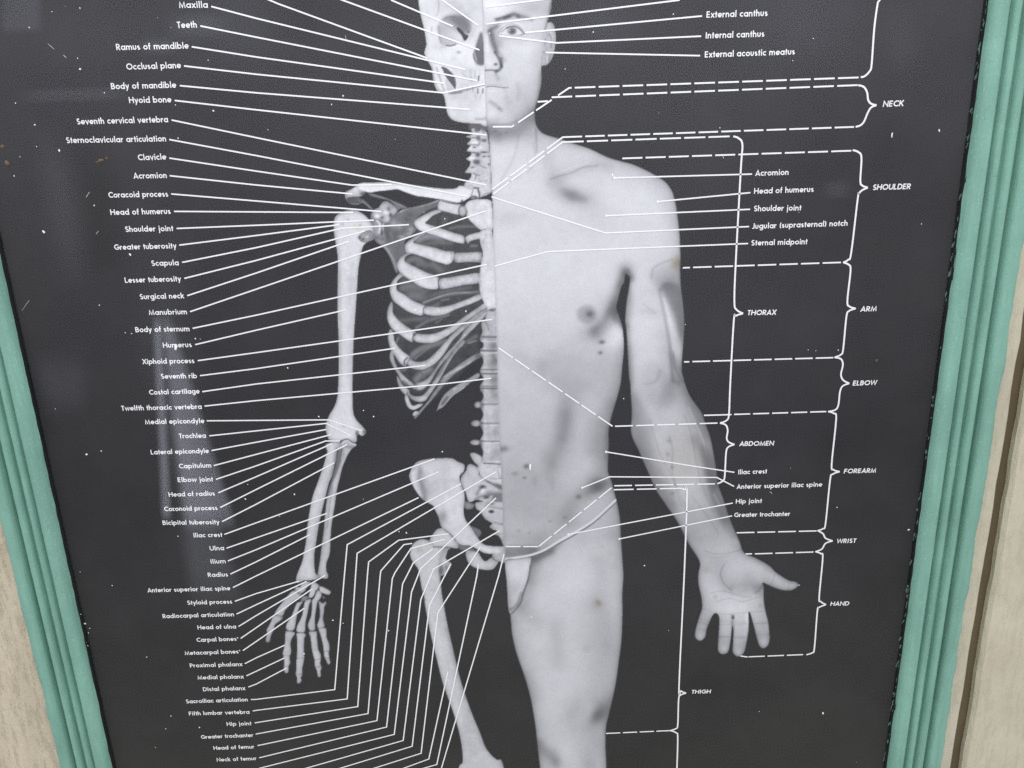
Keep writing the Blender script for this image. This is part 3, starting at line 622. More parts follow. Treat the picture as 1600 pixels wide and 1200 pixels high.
# hand bones
K = 'hand_bones'
HBN = ['carpal_bone'] * 3 + ['metacarpal_bone'] * 4 + ['carpal_bone'] * 2 + ['metacarpal_bone'] + ['finger_bones'] * 5
def hb(view, s, v=198, **k): shape('%s#%d' % (HBN.pop(0), len(PARTS)), view, s, v, 24, 2.5, noise=6, light=(.2, 0), **k)
hb('HN1', '830,490 900,470 935,500 880,552 800,565', 160); hb('HN1', '1190,478 1222,488 1226,512 1195,512', 165)
hb('HN1', '820,258 900,214 982,225 962,270 902,332 862,392 800,422 738,402 698,372 708,318 780,312', 194)
hb('HN1', '740,590 832,570 820,602 780,662 750,742 730,832 712,922 702,1002 682,1062 640,1092 560,1082 538,1040 548,970 598,890 638,820 678,720 708,640')
hb('HN1', '880,558 970,528 984,560 952,622 932,722 912,822 892,902 882,1002 872,1102 830,1132 750,1122 722,1080 738,1000 788,900 828,800 848,680')
hb('HN1', '1120,568 1160,582 1200,602 1240,568 1252,612 1222,662 1212,762 1197,852 1207,932 1222,992 1202,1052 1130,1062 1093,1000 1108,940 1138,850 1138,700', 190)
hb('HN1', '1000,560 1040,500 1070,430 1102,368 1142,390 1172,442 1152,512 1102,572 1082,652 1067,752 1052,852 1052,962 1057,1062 1020,1092 960,1082 928,1000 948,920 983,830 998,700')
hb('HN1', '1000,238 1052,228 1132,290 1120,322 1082,372 1062,422 1022,492 960,502 938,490 958,400 973,320', 200)
hb('HN1', '1128,320 1170,303 1270,348 1334,395 1312,442 1260,442 1200,422 1148,400', 206)
stroke('HN1', '1070,380 1040,470 1000,500', 20, val=75, k=.8); blob('HN1', '1190,540', 40, 44, val=90); stroke('HN1', '985,260 975,320 940,420', 14, val=85, k=.7); stroke('HN1', '1110,300 1125,350', 16, val=95, k=.7)
hb('HN1', '640,388 720,378 802,422 812,472 720,542 640,602 562,682 512,742 492,802 440,835 338,792 368,720 458,600 538,500 600,430', 192)
hb('HN1', '325,825 440,820 475,845 468,885 400,935 335,990 322,1060 300,1112 270,1172 250,1252 235,1292 200,1297 173,1270 185,1200 205,1140 188,1080 220,1020 270,920 290,860', 190)
stroke('HN1', '350,800 440,835', 14, val=130, part=K, k=.6); stroke('HN1', '450,850 460,890', 30, dv=-20, part=K); stroke('HN1', '740,400 800,460', 40, dv=-30, part=K); stroke('HN1', '210,1080 290,1100', 14, val=135, part=K, k=.5)
hb('HN2', '528,80 560,65 640,75 692,100 682,140 642,200 617,290 622,380 627,450 607,510 602,580 612,640 582,700 577,790 560,817 520,812 498,740 503,640 493,540 478,460 498,380 518,260 523,160')
hb('HN2', '723,120 760,103 860,108 887,145 862,200 857,320 857,440 862,540 847,640 827,740 827,850 802,900 812,960 770,1002 733,985 733,900 708,830 723,740 723,600 733,450 738,320 733,200')
hb('HN2', '943,90 1000,73 1082,80 1087,180 1102,300 1112,400 1152,480 1157,560 1147,650 1172,720 1152,790 1157,870 1130,892 1103,870 1088,780 1053,700 1043,590 1008,450 988,320 973,180')
hb('HN2', '1113,20 1160,8 1240,15 1257,70 1262,180 1302,290 1312,390 1302,470 1317,590 1327,630 1302,667 1273,640 1248,580 1213,500 1208,400 1188,280 1148,130')
for s in ['520,68 690,75', '720,100 880,95', '940,75 1080,70', '1110,22 1250,8', '720,555 850,545', '490,500 610,515', '1040,590 1150,560', '715,830 820,845', '505,690 580,700', '1060,720 1160,705', '1215,420 1305,430', '1240,545 1310,560']:
    stroke('HN2', s, 12, dv=-38, part=K)
# skull
B_ = 'skull'
shape(B_, 'A', '1018,-70 1015,0 1022,60 1035,120 1050,180 1060,240 1064,280 1056,310 1053,335 1065,365 1085,400 1097,425 1103,470 1112,520 1135,570 1168,588 1180,622 1190,682 1200,717 1225,747 1270,763 1340,771 1395,773 1450,770 1460,500 1450,250 1440,-70', 224, 24, 4, noise=4)
shape(B_, 'SK1', '445,560 515,420 620,348 780,328 900,318 1020,348 1112,450 1142,560 1112,690 1062,780 1012,860 950,900 850,930 720,970 560,985 500,900 458,780 445,650', 198, 0, soft=1, setid=False, clip=B_)
shape(B_, 'SK1', '560,430 640,352 800,332 900,318 1030,352 1112,450 1135,560 1092,670 1010,690 900,600 820,520 700,450', 148, 0, soft=3, setid=False, clip=B_)
stroke('SK1', '590,400 660,355 800,345', 50, dv=-18, part=B_); stroke('SK1', '470,560 480,700 510,880', 70, dv=-18, part=B_); blob('SK1', '800,700 900,800', 130, 100, dv=16, part=B_)
shape(B_, 'SK1', '850,585 880,565 960,630 1020,708 1092,748 1070,800 1022,852 990,820 950,732 868,640', 58, 0, setid=False, clip=B_)
blob('SK1', '1092,662', 22, 20, val=120, part=B_); stroke('SK1', '635,945 720,955 820,930', 34, dv=-60, part=B_); blob('SK1', '890,1090', 46, 28, dv=-50, part=B_)
stroke('SK1', '470,-20 475,150 465,250 420,330', 26, dv=-22, part=B_); stroke('SK1', '330,560 320,680', 44, dv=-20, part=B_); stroke('SK1', '1250,560 1180,700 1090,860', 60, dv=-8, part=B_); blob('SK1', '700,60 900,180', 200, 120, dv=-4, part=B_)
shape(B_, 'A', '1405,200 1418,230 1428,290 1430,395 1400,406 1380,396 1368,370 1362,335 1372,300 1385,258', 112, 0, soft=1, setid=False, clip=B_)
blob('A', '1405,262', 14, 40, dv=35, part=B_); stroke('SK2', '915,30 930,90 950,150', 22, val=185, part=B_); stroke('SK2', '895,40 905,110 930,160', 16, val=120, part=B_)
shape(B_, 'SK2', '395,248 450,253 520,298 592,380 622,480 612,592 560,530 490,430 450,370 425,300', 82, 0, soft=0, setid=False, clip=B_)
shape(B_, 'SK2', '470,425 600,575 600,605 500,645 465,520', 206, 0, setid=False, clip=B_); stroke('SK2', '600,430 610,500', 10, val=170, part=B_)
stroke('SK2', '320,260 350,350 390,470 440,620', 30, dv=-36, part=B_); stroke('SK2', '255,260 270,400 330,560 400,640', 30, dv=-22, part=B_)
for s, w, d in [('980,390 975,460', 20, -120), ('965,590 968,655', 20, -90), ('1045,590 1042,650', 22, -80), ('890,560 885,630', 12, -36), ('870,440 868,500', 12, -30), ('1040,470 1040,500', 10, -25), ('850,300 860,420', 36, -14), ('920,300 925,420', 26, -18), ('1000,300 1000,380', 22, -14), ('800,560 798,640', 10, -22), ('720,580 716,650', 10, -20), ('930,640 930,720', 26, -16), ('1010,660 1005,740', 26, -14)]:
    stroke('SK2', s, w, dv=d, part=B_)
stroke('SK2', '520,660 700,630 900,570 1080,520', 40, dv=-34, part=B_); stroke('SK2', '560,660 700,640', 36, dv=-36, part=B_); stroke('SK2', '720,330 780,400 850,420', 40, dv=-12, part=B_); blob('SK2', '590,130', 60, 50, dv=-10, part=B_)
stroke('SK2', '940,1060 1040,1060 1110,1040', 50, dv=-28, part=B_); blob('SK2', '640,940 560,700', 90, 70, dv=-5, part=B_); stroke('SK2', '1080,300 1092,700 1100,1080', 18, dv=-20, part=B_)
stroke('A', '1418,-20 1424,200 1436,500 1444,760', 10, dv=-36, part=B_)
# ---- the man
MN = 'man'
man = '754.4,-20 754.5,0 755.3,60 756.5,100 758,150 760,190 761.5,198 764,215 766,245 767.5,280 768.5,300 770,330 771,400 772.5,430 775,500 777,550 778,620 780,680 783,740 785,780 786,820 788,850 790,880 792,910 794.5,950 797,957.5 798.5,972 800.5,992 807,1020 819,1055 827,1082 832,1105 837,1137 840,1165 844,1200 848,1230 948,1230 947.5,1200 946,1162 947,1135 951,1117 957,1092 962.5,1065 967,1032 971,1000 972.5,962 972.5,925 974,900 972.5,875 970,837.5 969,815 966,795 962.5,780 959,765 954,748 950,738 950,720 951,695 951,672 955,652 960,635 966,615 970,597 972,575 974.5,550 974.5,532 972.5,512 967.5,495 963,481 965,470 970,450 975,440 977,428 981,430 984.5,434 982.5,452 979,473 977,500 979,517.5 981,550 983,587.5 985,600 986,620 987.5,645 986,672.5 990,687.5 997.5,702.5 1005,720 1015,742.5 1025,765 1040,787.5 1060,817.5 1075,847.5 1093,876.5 1092,892 1091,902 1092,915 1096,933 1097,950 1093,963 1088,980 1086,992 1088.5,998.5 1095,1001 1101.7,995 1104,983 1108,973 1112.5,963 1117,958 1121.7,960 1124,968 1123,990 1121.7,1011 1124,1019.5 1130,1022 1137.5,1018.5 1141,1003 1143,985 1144.5,978 1146,986 1145.5,1003 1145,1017 1148.5,1023.5 1156,1025.5 1163,1018 1166.5,1003 1169.5,985 1170,970 1169.5,957 1172,957.5 1175,967 1179,982 1183,998 1187,1009 1193,1012.8 1200,1008 1202.5,998 1202,990 1200.5,973 1196.5,957 1193.5,940 1193,918 1191.5,910.5 1199,913 1210,918 1223,922 1235,922.3 1243,919 1247.5,914 1243,909.5 1231.7,906.7 1213,895 1201.7,884 1180,871.7 1166.7,866.7 1160,860 1155,845 1146,825 1137,802 1130,780 1122,757 1119,735 1115,710 1110,685 1102,662 1096,645 1087,632 1077,617 1071,602 1067.5,590 1065,575 1067.5,537 1069,507 1067.5,480 1064,450 1062.5,425 1063,400 1062,370 1060,350 1056,320 1052,305 1050,299 1042,287 1032,279 1012,267.5 990,257.5 972,252.5 950,246 920,232 895,224 875,217 854,211 844,205 838,196 836,187 835.4,174 836.7,167.6 840.6,154.5 843,144 845.4,132 846,117 846,104 854,101.7 860,95.5 865,85 867,74 868.6,59.5 867,45.5 865,38.5 861,34.5 855.5,35 857,29 860,19 862,10 861.6,5 863,-2 864,-20'
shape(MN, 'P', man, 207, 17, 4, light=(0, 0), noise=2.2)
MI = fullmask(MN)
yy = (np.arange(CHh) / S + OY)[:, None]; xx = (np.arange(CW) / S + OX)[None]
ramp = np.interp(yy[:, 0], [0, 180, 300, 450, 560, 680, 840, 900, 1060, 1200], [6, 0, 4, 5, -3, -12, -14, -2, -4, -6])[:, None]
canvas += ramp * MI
BODY = ('CH', 'TO', 'AB', 'HP', 'TH', 'F', 'G', 'MH')
def st(v, s, w, d, **k):
    if v in BODY: w, d = (w * 2.1, d * 0.72) if w > 25 else (w * 1.3, d * 0.8)
    stroke(v, s, w, dv=d, part=MN, **k)
def bl(v, s, rx, ry, d, **k):
    if v in BODY and max(rx, ry) > 26: rx, ry, d = rx * 1.4, ry * 1.4, d * 0.8
    elif v in BODY: d *= 0.55
    blob(v, s, rx, ry, dv=d, part=MN, **k)
# broad roundness of limbs and trunk, away from the cut down the middle
M2 = MI.copy()
for i_ in range(CHh):
    if i_ / S + OY < 955:
        nz_ = np.nonzero(MI[i_] > 0.5)[0]
        if len(nz_): M2[i_, :nz_[0] + 1] = 1
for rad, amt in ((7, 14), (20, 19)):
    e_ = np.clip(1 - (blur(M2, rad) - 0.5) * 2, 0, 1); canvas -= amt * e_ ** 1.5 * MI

# face
tone('FC1', '230,440 440,410 500,450 430,560 440,650 510,770 430,900 340,840 300,680 250,570', -34, 3, MN)
tone('FC1', '400,345 560,275 720,215 880,250 1050,320 900,335 720,315 560,350 440,385', -30, 2, MN); tone('FC1', '520,470 640,400 800,400 920,490 880,520 780,440 640,440', 7, 1, MN)
tone('FC1', '560,370 760,330 960,350 1000,420 800,380 600,400', -14, 3, MN); tone('FC2', '230,200 460,190 560,280 640,420 420,420 240,430', -7, 3, MN); tone('FC1', '1000,500 1250,450 1230,1180 1100,1180 1050,800', -9, 5, MN)
tone('FC2', '560,560 900,420 1100,700 900,1000 700,1050 540,900', -9, 6, MN); tone('FC1', '1230,560 1330,600 1380,900 1290,1100 1230,1000', -14, 2, MN); tone('FC1', '195,330 250,560 270,800 260,1000 190,1150', 8, 2, MN); tone('FC1', '900,60 1350,20 1330,330 1000,280', -9, 5, MN)
tone('FC1', '480,660 700,690 900,640 980,720 760,800 540,780', -7, 3, MN)
bl('FC1', '380,120 300,40', 260, 150, 12); bl('FC1', '900,150 1100,100', 250, 120, -9)
st('FC1', '410,350 560,310 640,290', 60, -62); st('FC1', '560,320 640,280 720,255 800,290', 70, -52); st('FC1', '800,290 920,310 1050,360', 60, -26); st('FC1', '360,330 450,330', 40, -18)
st('FC1', '270,560 320,520 420,470', 60, -34); st('FC1', '300,560 330,760 400,920', 90, -40); st('FC1', '330,620 380,800 460,1000', 70, -22); st('FC1', '380,930 450,1050 500,1190', 46, -72); st('FC1', '480,960 560,1080', 80, -16)
st('FC2', '490,-40 500,60 470,150 400,190', 56, -74); st('FC2', '420,180 320,165 215,170', 34, -58); blob('FC2', '395,62', 34, 24, val=118, part=MN); bl('FC2', '300,60 250,0', 70, 60, 8)
st('FC2', '400,230 440,330', 60, -18); st('FC1', '240,640 250,900', 60, 6)
st('FC1', '445,590 480,530 560,465 640,430 740,435 830,480 890,530', 16, -34); st('FC1', '440,540 470,500 560,450', 18, 10)
st('FC1', '590,500 650,475 740,470 810,505 870,560 910,600', 26, -92); st('FC1', '500,570 560,520 610,490', 16, -50)
blob('FC1', '688,552', 76, 66, val=122, part=MN, sharp=2); blob('FC1', '690,562', 32, 30, val=70, part=MN); blob('FC1', '648,540', 13, 16, val=215, part=MN); bl('FC1', '550,585 800,580', 40, 30, 8)
st('FC1', '470,622 560,640 680,650 800,640 880,610', 14, -34); st('FC1', '480,690 640,700 820,690', 30, -10); bl('FC1', '860,620', 26, 20, -26)
st('FC1', '1405,20 1385,110 1365,220', 60, -30); st('FC1', '1330,330 1300,440 1280,520', 44, -38); st('FC1', '1345,600 1390,690 1385,850', 32, -30); st('FC1', '1440,470 1458,620 1450,830 1425,960', 16, 14); st('FC1', '1310,1010 1320,1130', 26, 18); st('FC1', '1370,980 1345,1080', 26, -26); st('FC1', '1280,700 1270,800', 30, -22); st('FC1', '1300,560 1330,650', 30, -16); st('FC1', '1405,640 1400,740', 16, 16)
st('FC1', '1220,1000 1215,1180', 26, -16); blob('FC1', '1245,935', 30, 26, dv=-18, part=MN)
st('FC2', '225,468 300,455 380,455 460,470 545,482', 17, -72); st('FC2', '545,478 620,475', 20, -45); st('FC2', '240,430 400,420 520,440', 26, -10); st('FC2', '260,540 420,530', 34, 6)
st('FC2', '300,730 400,800 490,880', 80, -26); bl('FC2', '455,850', 24, 20, -30); bl('FC2', '330,960', 110, 70, 10); st('FC2', '780,420 810,560 780,680', 80, -9); st('FC2', '560,500 580,640', 60, -8); bl('FC2', '420,1010 620,760', 70, 80, -8)
st('FC2', '1195,220 1170,520 1110,800 1000,960 820,1080', 70, -12); st('FC2', '340,1140 600,1130 760,1080', 40, -14)
st('FC1', '700,820 900,900 1100,800', 160, 4)
# neck and shoulder
stroke('CH', '130,560 200,520 300,470 330,455', 12, dv=-10, part=MN); stroke('CH', '560,470 640,445 720,425 800,385 910,372', 14, dv=-16, part=MN); stroke('CH', '600,430 700,395 850,345', 16, dv=8, part=MN); stroke('CH', '440,200 450,330 400,420', 20, dv=-9, part=MN); stroke('CH', '330,150 300,300 200,480', 24, dv=-8, part=MN); tone('CH', '640,540 740,560 840,620 800,640 700,620', -16, 2, MN)
st('CH', '110,105 200,125 300,110 360,60 430,0', 60, -52); st('CH', '130,130 250,150 380,120', 70, -20); st('CH', '440,40 450,160', 60, -14); st('CH', '458,110 462,190 465,270', 14, -22); st('CH', '120,130 170,170', 40, -16); bl('CH', '260,300', 90, 110, 5)
for q in ['112,357', '160,118 190,140 240,128']: bl('CH', q, 10, 8, -30)
st('CH', '550,320 570,400 640,470', 60, -14); st('CH', '560,490 640,440 740,410 900,365 1000,380', 44, -17); bl('CH', '735,592', 95, 42, -38, ang=12); bl('CH', '860,690', 120, 60, -12, ang=30); st('CH', '620,520 700,570', 60, -14); bl('CH', '280,745 240,780', 80, 40, -7); st('CH', '1340,500 1430,650 1480,850', 40, -6); st('CH', '650,250 900,290 1050,350', 40, 5); bl('CH', '1190,480', 80, 60, -5); st('CH', '250,560 330,520 520,520', 40, 5)
# chest and flank
tone('TO', '1090,10 1070,120 1010,290 940,400 840,520 800,480 900,400 960,300 1000,160', -16, 3, MN); tone('TO', '1010,300 1060,380 1080,470 1040,440 990,400', -30, 2, MN); tone('TO', '920,500 1060,470 1070,600 940,640', 8, 4, MN); tone('TO', '420,700 560,640 800,700 1000,820 960,1050 760,960 560,900', -9, 8, MN); tone('TO', '90,470 240,520 420,760 700,960 640,1040 300,900 95,700', -5, 6, MN)
tone('AB', '690,-60 800,20 790,220 700,440 600,600 560,480 640,300', -12, 6, MN); tone('AB', '1000,60 1190,120 1190,520 1060,560 960,360', -9, 7, MN); tone('AB', '80,600 400,640 700,800 700,1100 400,1150 100,1100', -9, 9, MN)
st('TO', '1092,10 1062,130 1020,260 985,330', 60, -40); st('TO', '1075,20 1050,120', 40, -30); st('TO', '1000,300 950,390 860,490', 70, -38); st('TO', '1060,330 1080,440', 30, -40); st('TO', '850,490 770,520', 70, -16); st('TO', '1100,40 1125,70', 34, -60); st('TO', '1070,250 1000,330', 40, -14)
blob('TO', '785,355', 80, 74, dv=-34, part=MN, sharp=2.5); blob('TO', '808,352', 28, 24, dv=-46, part=MN); blob('TO', '902,572', 24, 16, val=140, part=MN); blob('TO', '890,656', 17, 14, val=150, part=MN)
st('TO', '430,770 520,850 640,910 720,960', 90, -11); st('TO', '430,750 435,810', 40, -10); st('TO', '250,680 290,720', 40, -8); st('TO', '1075,640 1060,780 1030,920 985,1060', 60, -22); st('TO', '920,680 1010,760', 90, -8); bl('TO', '1010,520', 50, 60, 7); bl('TO', '600,700', 160, 120, -4); bl('TO', '200,500', 90, 120, 3)
st('AB', '780,-60 770,80 745,250 700,400 630,540', 120, -25); st('AB', '760,60 740,300', 60, -10); st('AB', '1190,60 1140,250 1130,420', 110, -18); st('AB', '1215,200 1195,500', 40, -18); st('AB', '600,600 590,700', 60, -8); bl('AB', '300,430 500,760', 160, 120, -4)
blob('AB', '350,590', 28, 24, val=135, part=MN); blob('AB', '230,668', 34, 24, dv=-18, part=MN, brown=.5); blob('AB', '330,710', 20, 12, dv=-36, part=MN, brown=.4); bl('AB', '100,420 120,400', 40, 22, -30)
bl('AB', '1100,800', 70, 46, -56, ang=-20); blob('AB', '893,908', 32, 26, dv=-30, part=MN, brown=.5); st('AB', '1150,620 1080,720', 90, -22); st('AB', '1060,800 920,900 830,1000 770,1110', 100, -28); st('AB', '1150,760 1000,880', 60, -16); bl('AB', '1000,600', 90, 70, 6); bl('AB', '620,780 440,740', 20, 40, -10)
# hip, strap and pouch
HPM = '118,498 460,495 470,530 390,585 250,610 120,622'
shape(None, 'HP', HPM, 152, soft=2, setid=False, clip=MN, noise=8); st('HP', '760,230 600,380 460,500', 110, -14); st('HP', '160,400 320,430 460,420', 90, -14); bl('HP', '595,230 750,190 380,350 265,330', 22, 14, -26)
st('HP', '390,640 480,600 600,540', 50, -60); st('HP', '400,620 560,560 700,470', 30, -26); st('HP', '384,700 362,830 318,960 282,1080 200,1178', 22, -80); st('HP', '430,650 410,800 350,950 300,1100', 90, -34); st('HP', '400,700 380,850', 40, -20)
stroke('HP', '128,645 250,628 395,602 540,548 710,450 890,350 1068,230 1285,25', 14, val=112, part=MN, k=.8)
SP = 'waist_strap'
stroke('HP', '128,626 250,608 392,582 535,530 702,430 882,330 1060,212 1282,8', 24, val=214, part=MN, hard=True, setid=SP)
PCH = 'waist_strap'
shape(PCH, 'HP', '133,640 250,622 388,606 384,700 362,830 316,960 280,1080 205,1172 166,1160 150,900', 206, 24, 5, light=(-.3, -.2), noise=4)
blob('HP', '230,940 200,1080', 110, 90, dv=-12, part=PCH); blob('HP', '250,780', 60, 60, dv=8, part=PCH); stroke('HP', '180,1150 250,1100 300,980', 40, dv=-34, part=PCH); stroke('HP', '136,636 250,622 385,604', 10, dv=-28, part=PCH)
# thigh
st('HP', '1090,640 1100,850 1080,1100', 90, -11); bl('HP', '1240,380', 50, 40, -12); blob('HP', '1140,492', 24, 20, dv=-4, part=MN, brown=.4); blob('HP', '1085,1060 1110,1085', 34, 30, dv=-11, part=MN, brown=.3); bl('HP', '930,420 600,800 1150,800', 60, 60, -6); bl('HP', '900,800', 180, 260, 6); bl('HP', '1270,1150', 50, 160, 5)
st('TH', '690,40 730,260 750,480 740,700', 110, -17); st('TH', '780,100 790,350', 60, -8); blob('TH', '715,20', 30, 30, dv=-7, part=MN, brown=.3); blob('TH', '620,340', 30, 30, dv=-6, part=MN, brown=.3); st('TH', '400,180 420,330 440,440', 60, -14); st('TH', '100,110 200,100 260,130', 70, -16)
bl('TH', '715,820', 44, 30, -58, ang=-50); st('TH', '740,760 690,870', 60, -22); bl('TH', '550,760 520,860', 60, 70, -12); st('TH', '200,560 245,700', 60, -16); st('TH', '290,1030 340,1090 400,1150', 44, -38); st('TH', '400,1090 420,1180', 40, -18); bl('TH', '645,1170', 40, 50, -20); bl('TH', '480,1080', 90, 60, 6); st('TH', '620,940 600,1050', 70, -12); bl('TH', '330,650', 110, 140, 6); bl('TH', '690,1020', 40, 60, -10); st('TH', '800,700 770,900', 40, -12)
# arm
for q_, w_, d_ in (('985,330 1005,420 1000,520 1020,640 1060,760', 13, -12), ('1080,200 1125,330 1150,480 1190,640 1260,800', 12, -10), ('860,220 920,420 1010,600 1100,800', 14, -9), ('1120,700 1200,800 1290,930', 12, -9)): stroke('G', q_, w_, dv=d_, part=MN)
stroke('G', '1105,150 1185,330 1215,440', 12, dv=13, part=MN); stroke('F', '820,700 880,745 900,760', 10, dv=-9, part=MN); stroke('F', '1000,420 890,470 870,540', 18, dv=-12, part=MN); stroke('F', '1010,1000 1020,1100 1070,1190', 12, dv=-14, part=MN); stroke('F', '925,1120 900,1180 840,1200', 22, dv=-10, part=MN)
tone('F', '935,575 1052,590 1064,700 1076,840 1060,915 1042,870 1012,770 965,670', -30, 2, MN); tone('F', '928,622 962,690 1012,840 1042,920 1062,1010 1052,1100 1012,1010 978,850 948,710', 12, 1, MN); tone('F', '880,500 1000,440 1050,480 1050,580 930,600', -11, 4, MN); tone('F', '985,1000 1060,1080 1075,1190 1010,1190', -14, 2, MN)
tone('F', '860,1050 1000,1180 900,1240 800,1200', -9, 4, MN); tone('F', '722,560 760,700 730,900 745,1150 725,1150 712,830', -16, 2, MN); tone('G', '1020,-40 1090,20 1190,180 1230,360 1180,300 1100,150', -18, 3, MN); tone('G', '1190,380 1262,480 1290,640 1240,640 1200,500', -20, 2, MN); tone('G', '1230,640 1300,700 1400,960 1340,920 1260,760', -20, 2, MN); tone('G', '760,60 850,200 900,420 1000,640 1040,800 960,740 830,500 758,320', -14, 3, MN)
tone('G', '940,40 1010,-20 1010,120 900,160', -12, 4, MN); tone('G', '1000,250 1100,300 1120,560 1010,640 960,400', -5, 4, MN); tone('G', '1080,740 1250,800 1330,960 1160,1000', -7, 5, MN)
st('F', '922,610 940,700 962,810 985,950 1003,1180', 22, -26); st('F', '955,680 1000,830 1025,980', 42, 7); st('F', '985,580 1025,690 1052,800 1060,900', 54, -34); bl('F', '960,560', 80, 100, -13); blob('F', '1030,440', 34, 44, dv=-24, part=MN, brown=.7); st('F', '880,520 920,600', 40, -8); st('F', '1010,1000 1050,1100', 50, -14); st('F', '960,900 960,1150', 60, -12); st('F', '720,850 735,1050 745,1190', 26, -20); bl('F', '840,740 880,755', 40, 18, -8); st('F', '820,700 830,1100', 100, 5)
st('G', '880,80 950,70 1010,0', 50, -16); st('G', '1040,60 1120,170 1190,330 1230,480', 66, -16); st('G', '1150,350 1210,480 1245,600', 36, -26); st('G', '1240,640 1290,770 1330,850', 54, -28); st('G', '1262,690 1300,760', 12, 26); st('G', '755,60 780,220 830,420 880,560 1000,760', 36, -14); bl('G', '1000,520 980,355 975,440 1005,682', 14, 14, -34); blob('G', '1080,480', 170, 170, dv=-4, part=MN, brown=.22); st('G', '1290,640 1230,560', 34, -26); bl('G', '1060,940', 120, 90, -8); st('G', '1340,880 1420,1010', 24, 10); st('G', '950,200 1000,400 1060,640', 120, 5); bl('G', '960,100', 60, 120, -7, ang=30)
# palm and fingers
tone('MH', '420,230 600,180 780,250 800,330 740,420 640,410 520,380 430,330', 8, 4, MN); tone('MH', '200,300 330,260 400,380 380,520 260,560 200,460', 6, 4, MN); tone('MH', '380,330 460,420 600,430 760,440 700,520 520,540 400,480', -12, 3, MN); tone('MH', '700,470 790,440 800,560 740,540', -16, 2, MN)
stroke('MH', '430,250 395,330 420,420 500,500', 13, dv=-20, part=MN); stroke('MH', '300,520 420,500 560,540 680,560', 12, dv=-15, part=MN); stroke('MH', '360,600 480,570 600,600 740,560', 11, dv=-13, part=MN); stroke('MH', '245,125 330,150 450,150 590,110', 11, dv=-13, part=MN); stroke('MH', '240,165 340,185 470,175', 9, dv=-9, part=MN)
for q_ in ('225,665 320,695', '205,760 290,785', '185,850 262,870', '390,715 490,720', '385,815 495,815', '378,930 485,930', '520,715 650,700', '520,815 655,810', '515,935 640,930', '670,700 800,690', '715,810 840,800', '735,915 852,900'): stroke('MH', q_, 10, dv=-11, part=MN)
tone('MH', '640,700 660,760 655,870 635,980 615,900 625,780', 12, 1, MN); tone('MH', '795,470 800,600 835,760 850,900 825,860 800,720 780,600', 12, 1, MN); tone('MH', '840,300 960,390 1080,440 1030,480 900,420', 9, 2, MN); stroke('MH', '905,345 870,440', 12, dv=-12, part=MN); stroke('MH', '1040,420 1030,490', 11, dv=-12, part=MN); stroke('MH', '380,740 375,1000', 12, dv=-14, part=MN); stroke('MH', '525,780 515,1040', 12, dv=-14, part=MN)
st('MH', '370,330 420,400 560,410 680,400', 90, -16); bl('MH', '480,310', 130, 90, -8); st('MH', '650,380 720,430 790,440', 60, -14); st('MH', '720,520 760,490 795,430', 22, -22); blob('MH', '495,468', 24, 22, dv=-8, part=MN, brown=.45); blob('MH', '262,300', 40, 36, dv=-8, part=MN, brown=.4); blob('MH', '345,555 770,640', 20, 18, dv=-12, part=MN, brown=.4)
bl('MH', '205,930 425,1050 560,1080 800,990', 30, 28, 24); bl('MH', '360,665 480,665 600,660', 40, 34, 9); bl('MH', '1080,450', 40, 18, 12); st('MH', '640,720 650,820', 20, 14); blob('MH', '512,748', 12, 20, val=72, part=MN); st('MH', '505,790 512,860', 14, -50); st('MH', '495,720 500,860', 24, -14)
st('MH', '240,120 340,200 420,220', 80, -5); st('MH', '700,250 830,330 950,440', 40, 6); st('MH', '400,780 480,790', 20, -9); st('MH', '540,790 640,800', 20, -9); st('MH', '190,790 270,810', 20, -9); st('MH', '730,800 830,800', 20, -9); st('MH', '770,930 850,920', 18, -6); st('MH', '530,940 640,940', 18, -8); st('MH', '390,930 480,930', 18, -8); st('MH', '560,80 600,130', 30, -12)
bn_ = masks['skull']; canvas += bn_ * (vnoise(7, 31) * 4 + vnoise(16, 32) * 6 + vnoise(30, 33) * 5 - 3)
tone('SK2', '330,180 640,200 900,300 980,560 760,620 640,420 500,260', -9, 3, 'skull'); tone('SK2', '520,700 900,660 1080,760 1000,860 700,900', -7, 3, 'skull'); tone('SK1', '480,-60 900,-60 1000,200 760,300 520,320', -9, 4, 'skull'); tone('SK1', '380,560 460,900 560,1010 500,1100 340,900', -8, 3, 'skull')
stroke('SK1', '440,640 460,800 520,930 700,985 900,935', 30, dv=14, part='skull')
for nm_, pid_ in PARTS.items():
    if nm_ in ('man', 'waist_strap'): continue
    if nm_ != 'skull': canvas += (ids == pid_) * (vnoise(2.4, 41) * 5 + vnoise(6, 42) * 6 + vnoise(15, 43) * 4) * (1.0 if nm_ in ('ribcage', 'sternum', 'scapula', 'spine', 'neck_vertebrae') or nm_.startswith('rib') else 0.55)
    bm_ = (ids == pid_) * np.clip((canvas - 95) / 50, 0, 1)
    canvas += bm_ * ((canvas - 214) * 0.28 - (9 if nm_ == 'skull' else 3))
mm = np.maximum(masks['man'], masks['waist_strap'])
low = canvas < 214
canvas = np.where(low, canvas + (canvas - 214) * 0.30 * mm * np.clip((canvas - 90) / 60, 0, 1), canvas)
canvas += mm * (0.6 * vnoise(14, 21) + vnoise(30, 22) + 0.8 * vnoise(60, 23)) * 2.6
canvas -= 3 * np.clip(masks['man'], 0, 1)
canvas += mm * vnoise(5, 24) * 1.6
np.clip(canvas, 20, 250, out=canvas)
def grow(a, n):
    a = a.copy()
    for _ in range(n):
        b = a.copy()
        for dy, dx in ((0, 1), (0, -1), (1, 0), (-1, 0)):
            sh = np.roll(np.roll(a, dy, 0), dx, 1); b = np.where((b == 0) & (sh > 0), sh, b)
        a = b
    return a
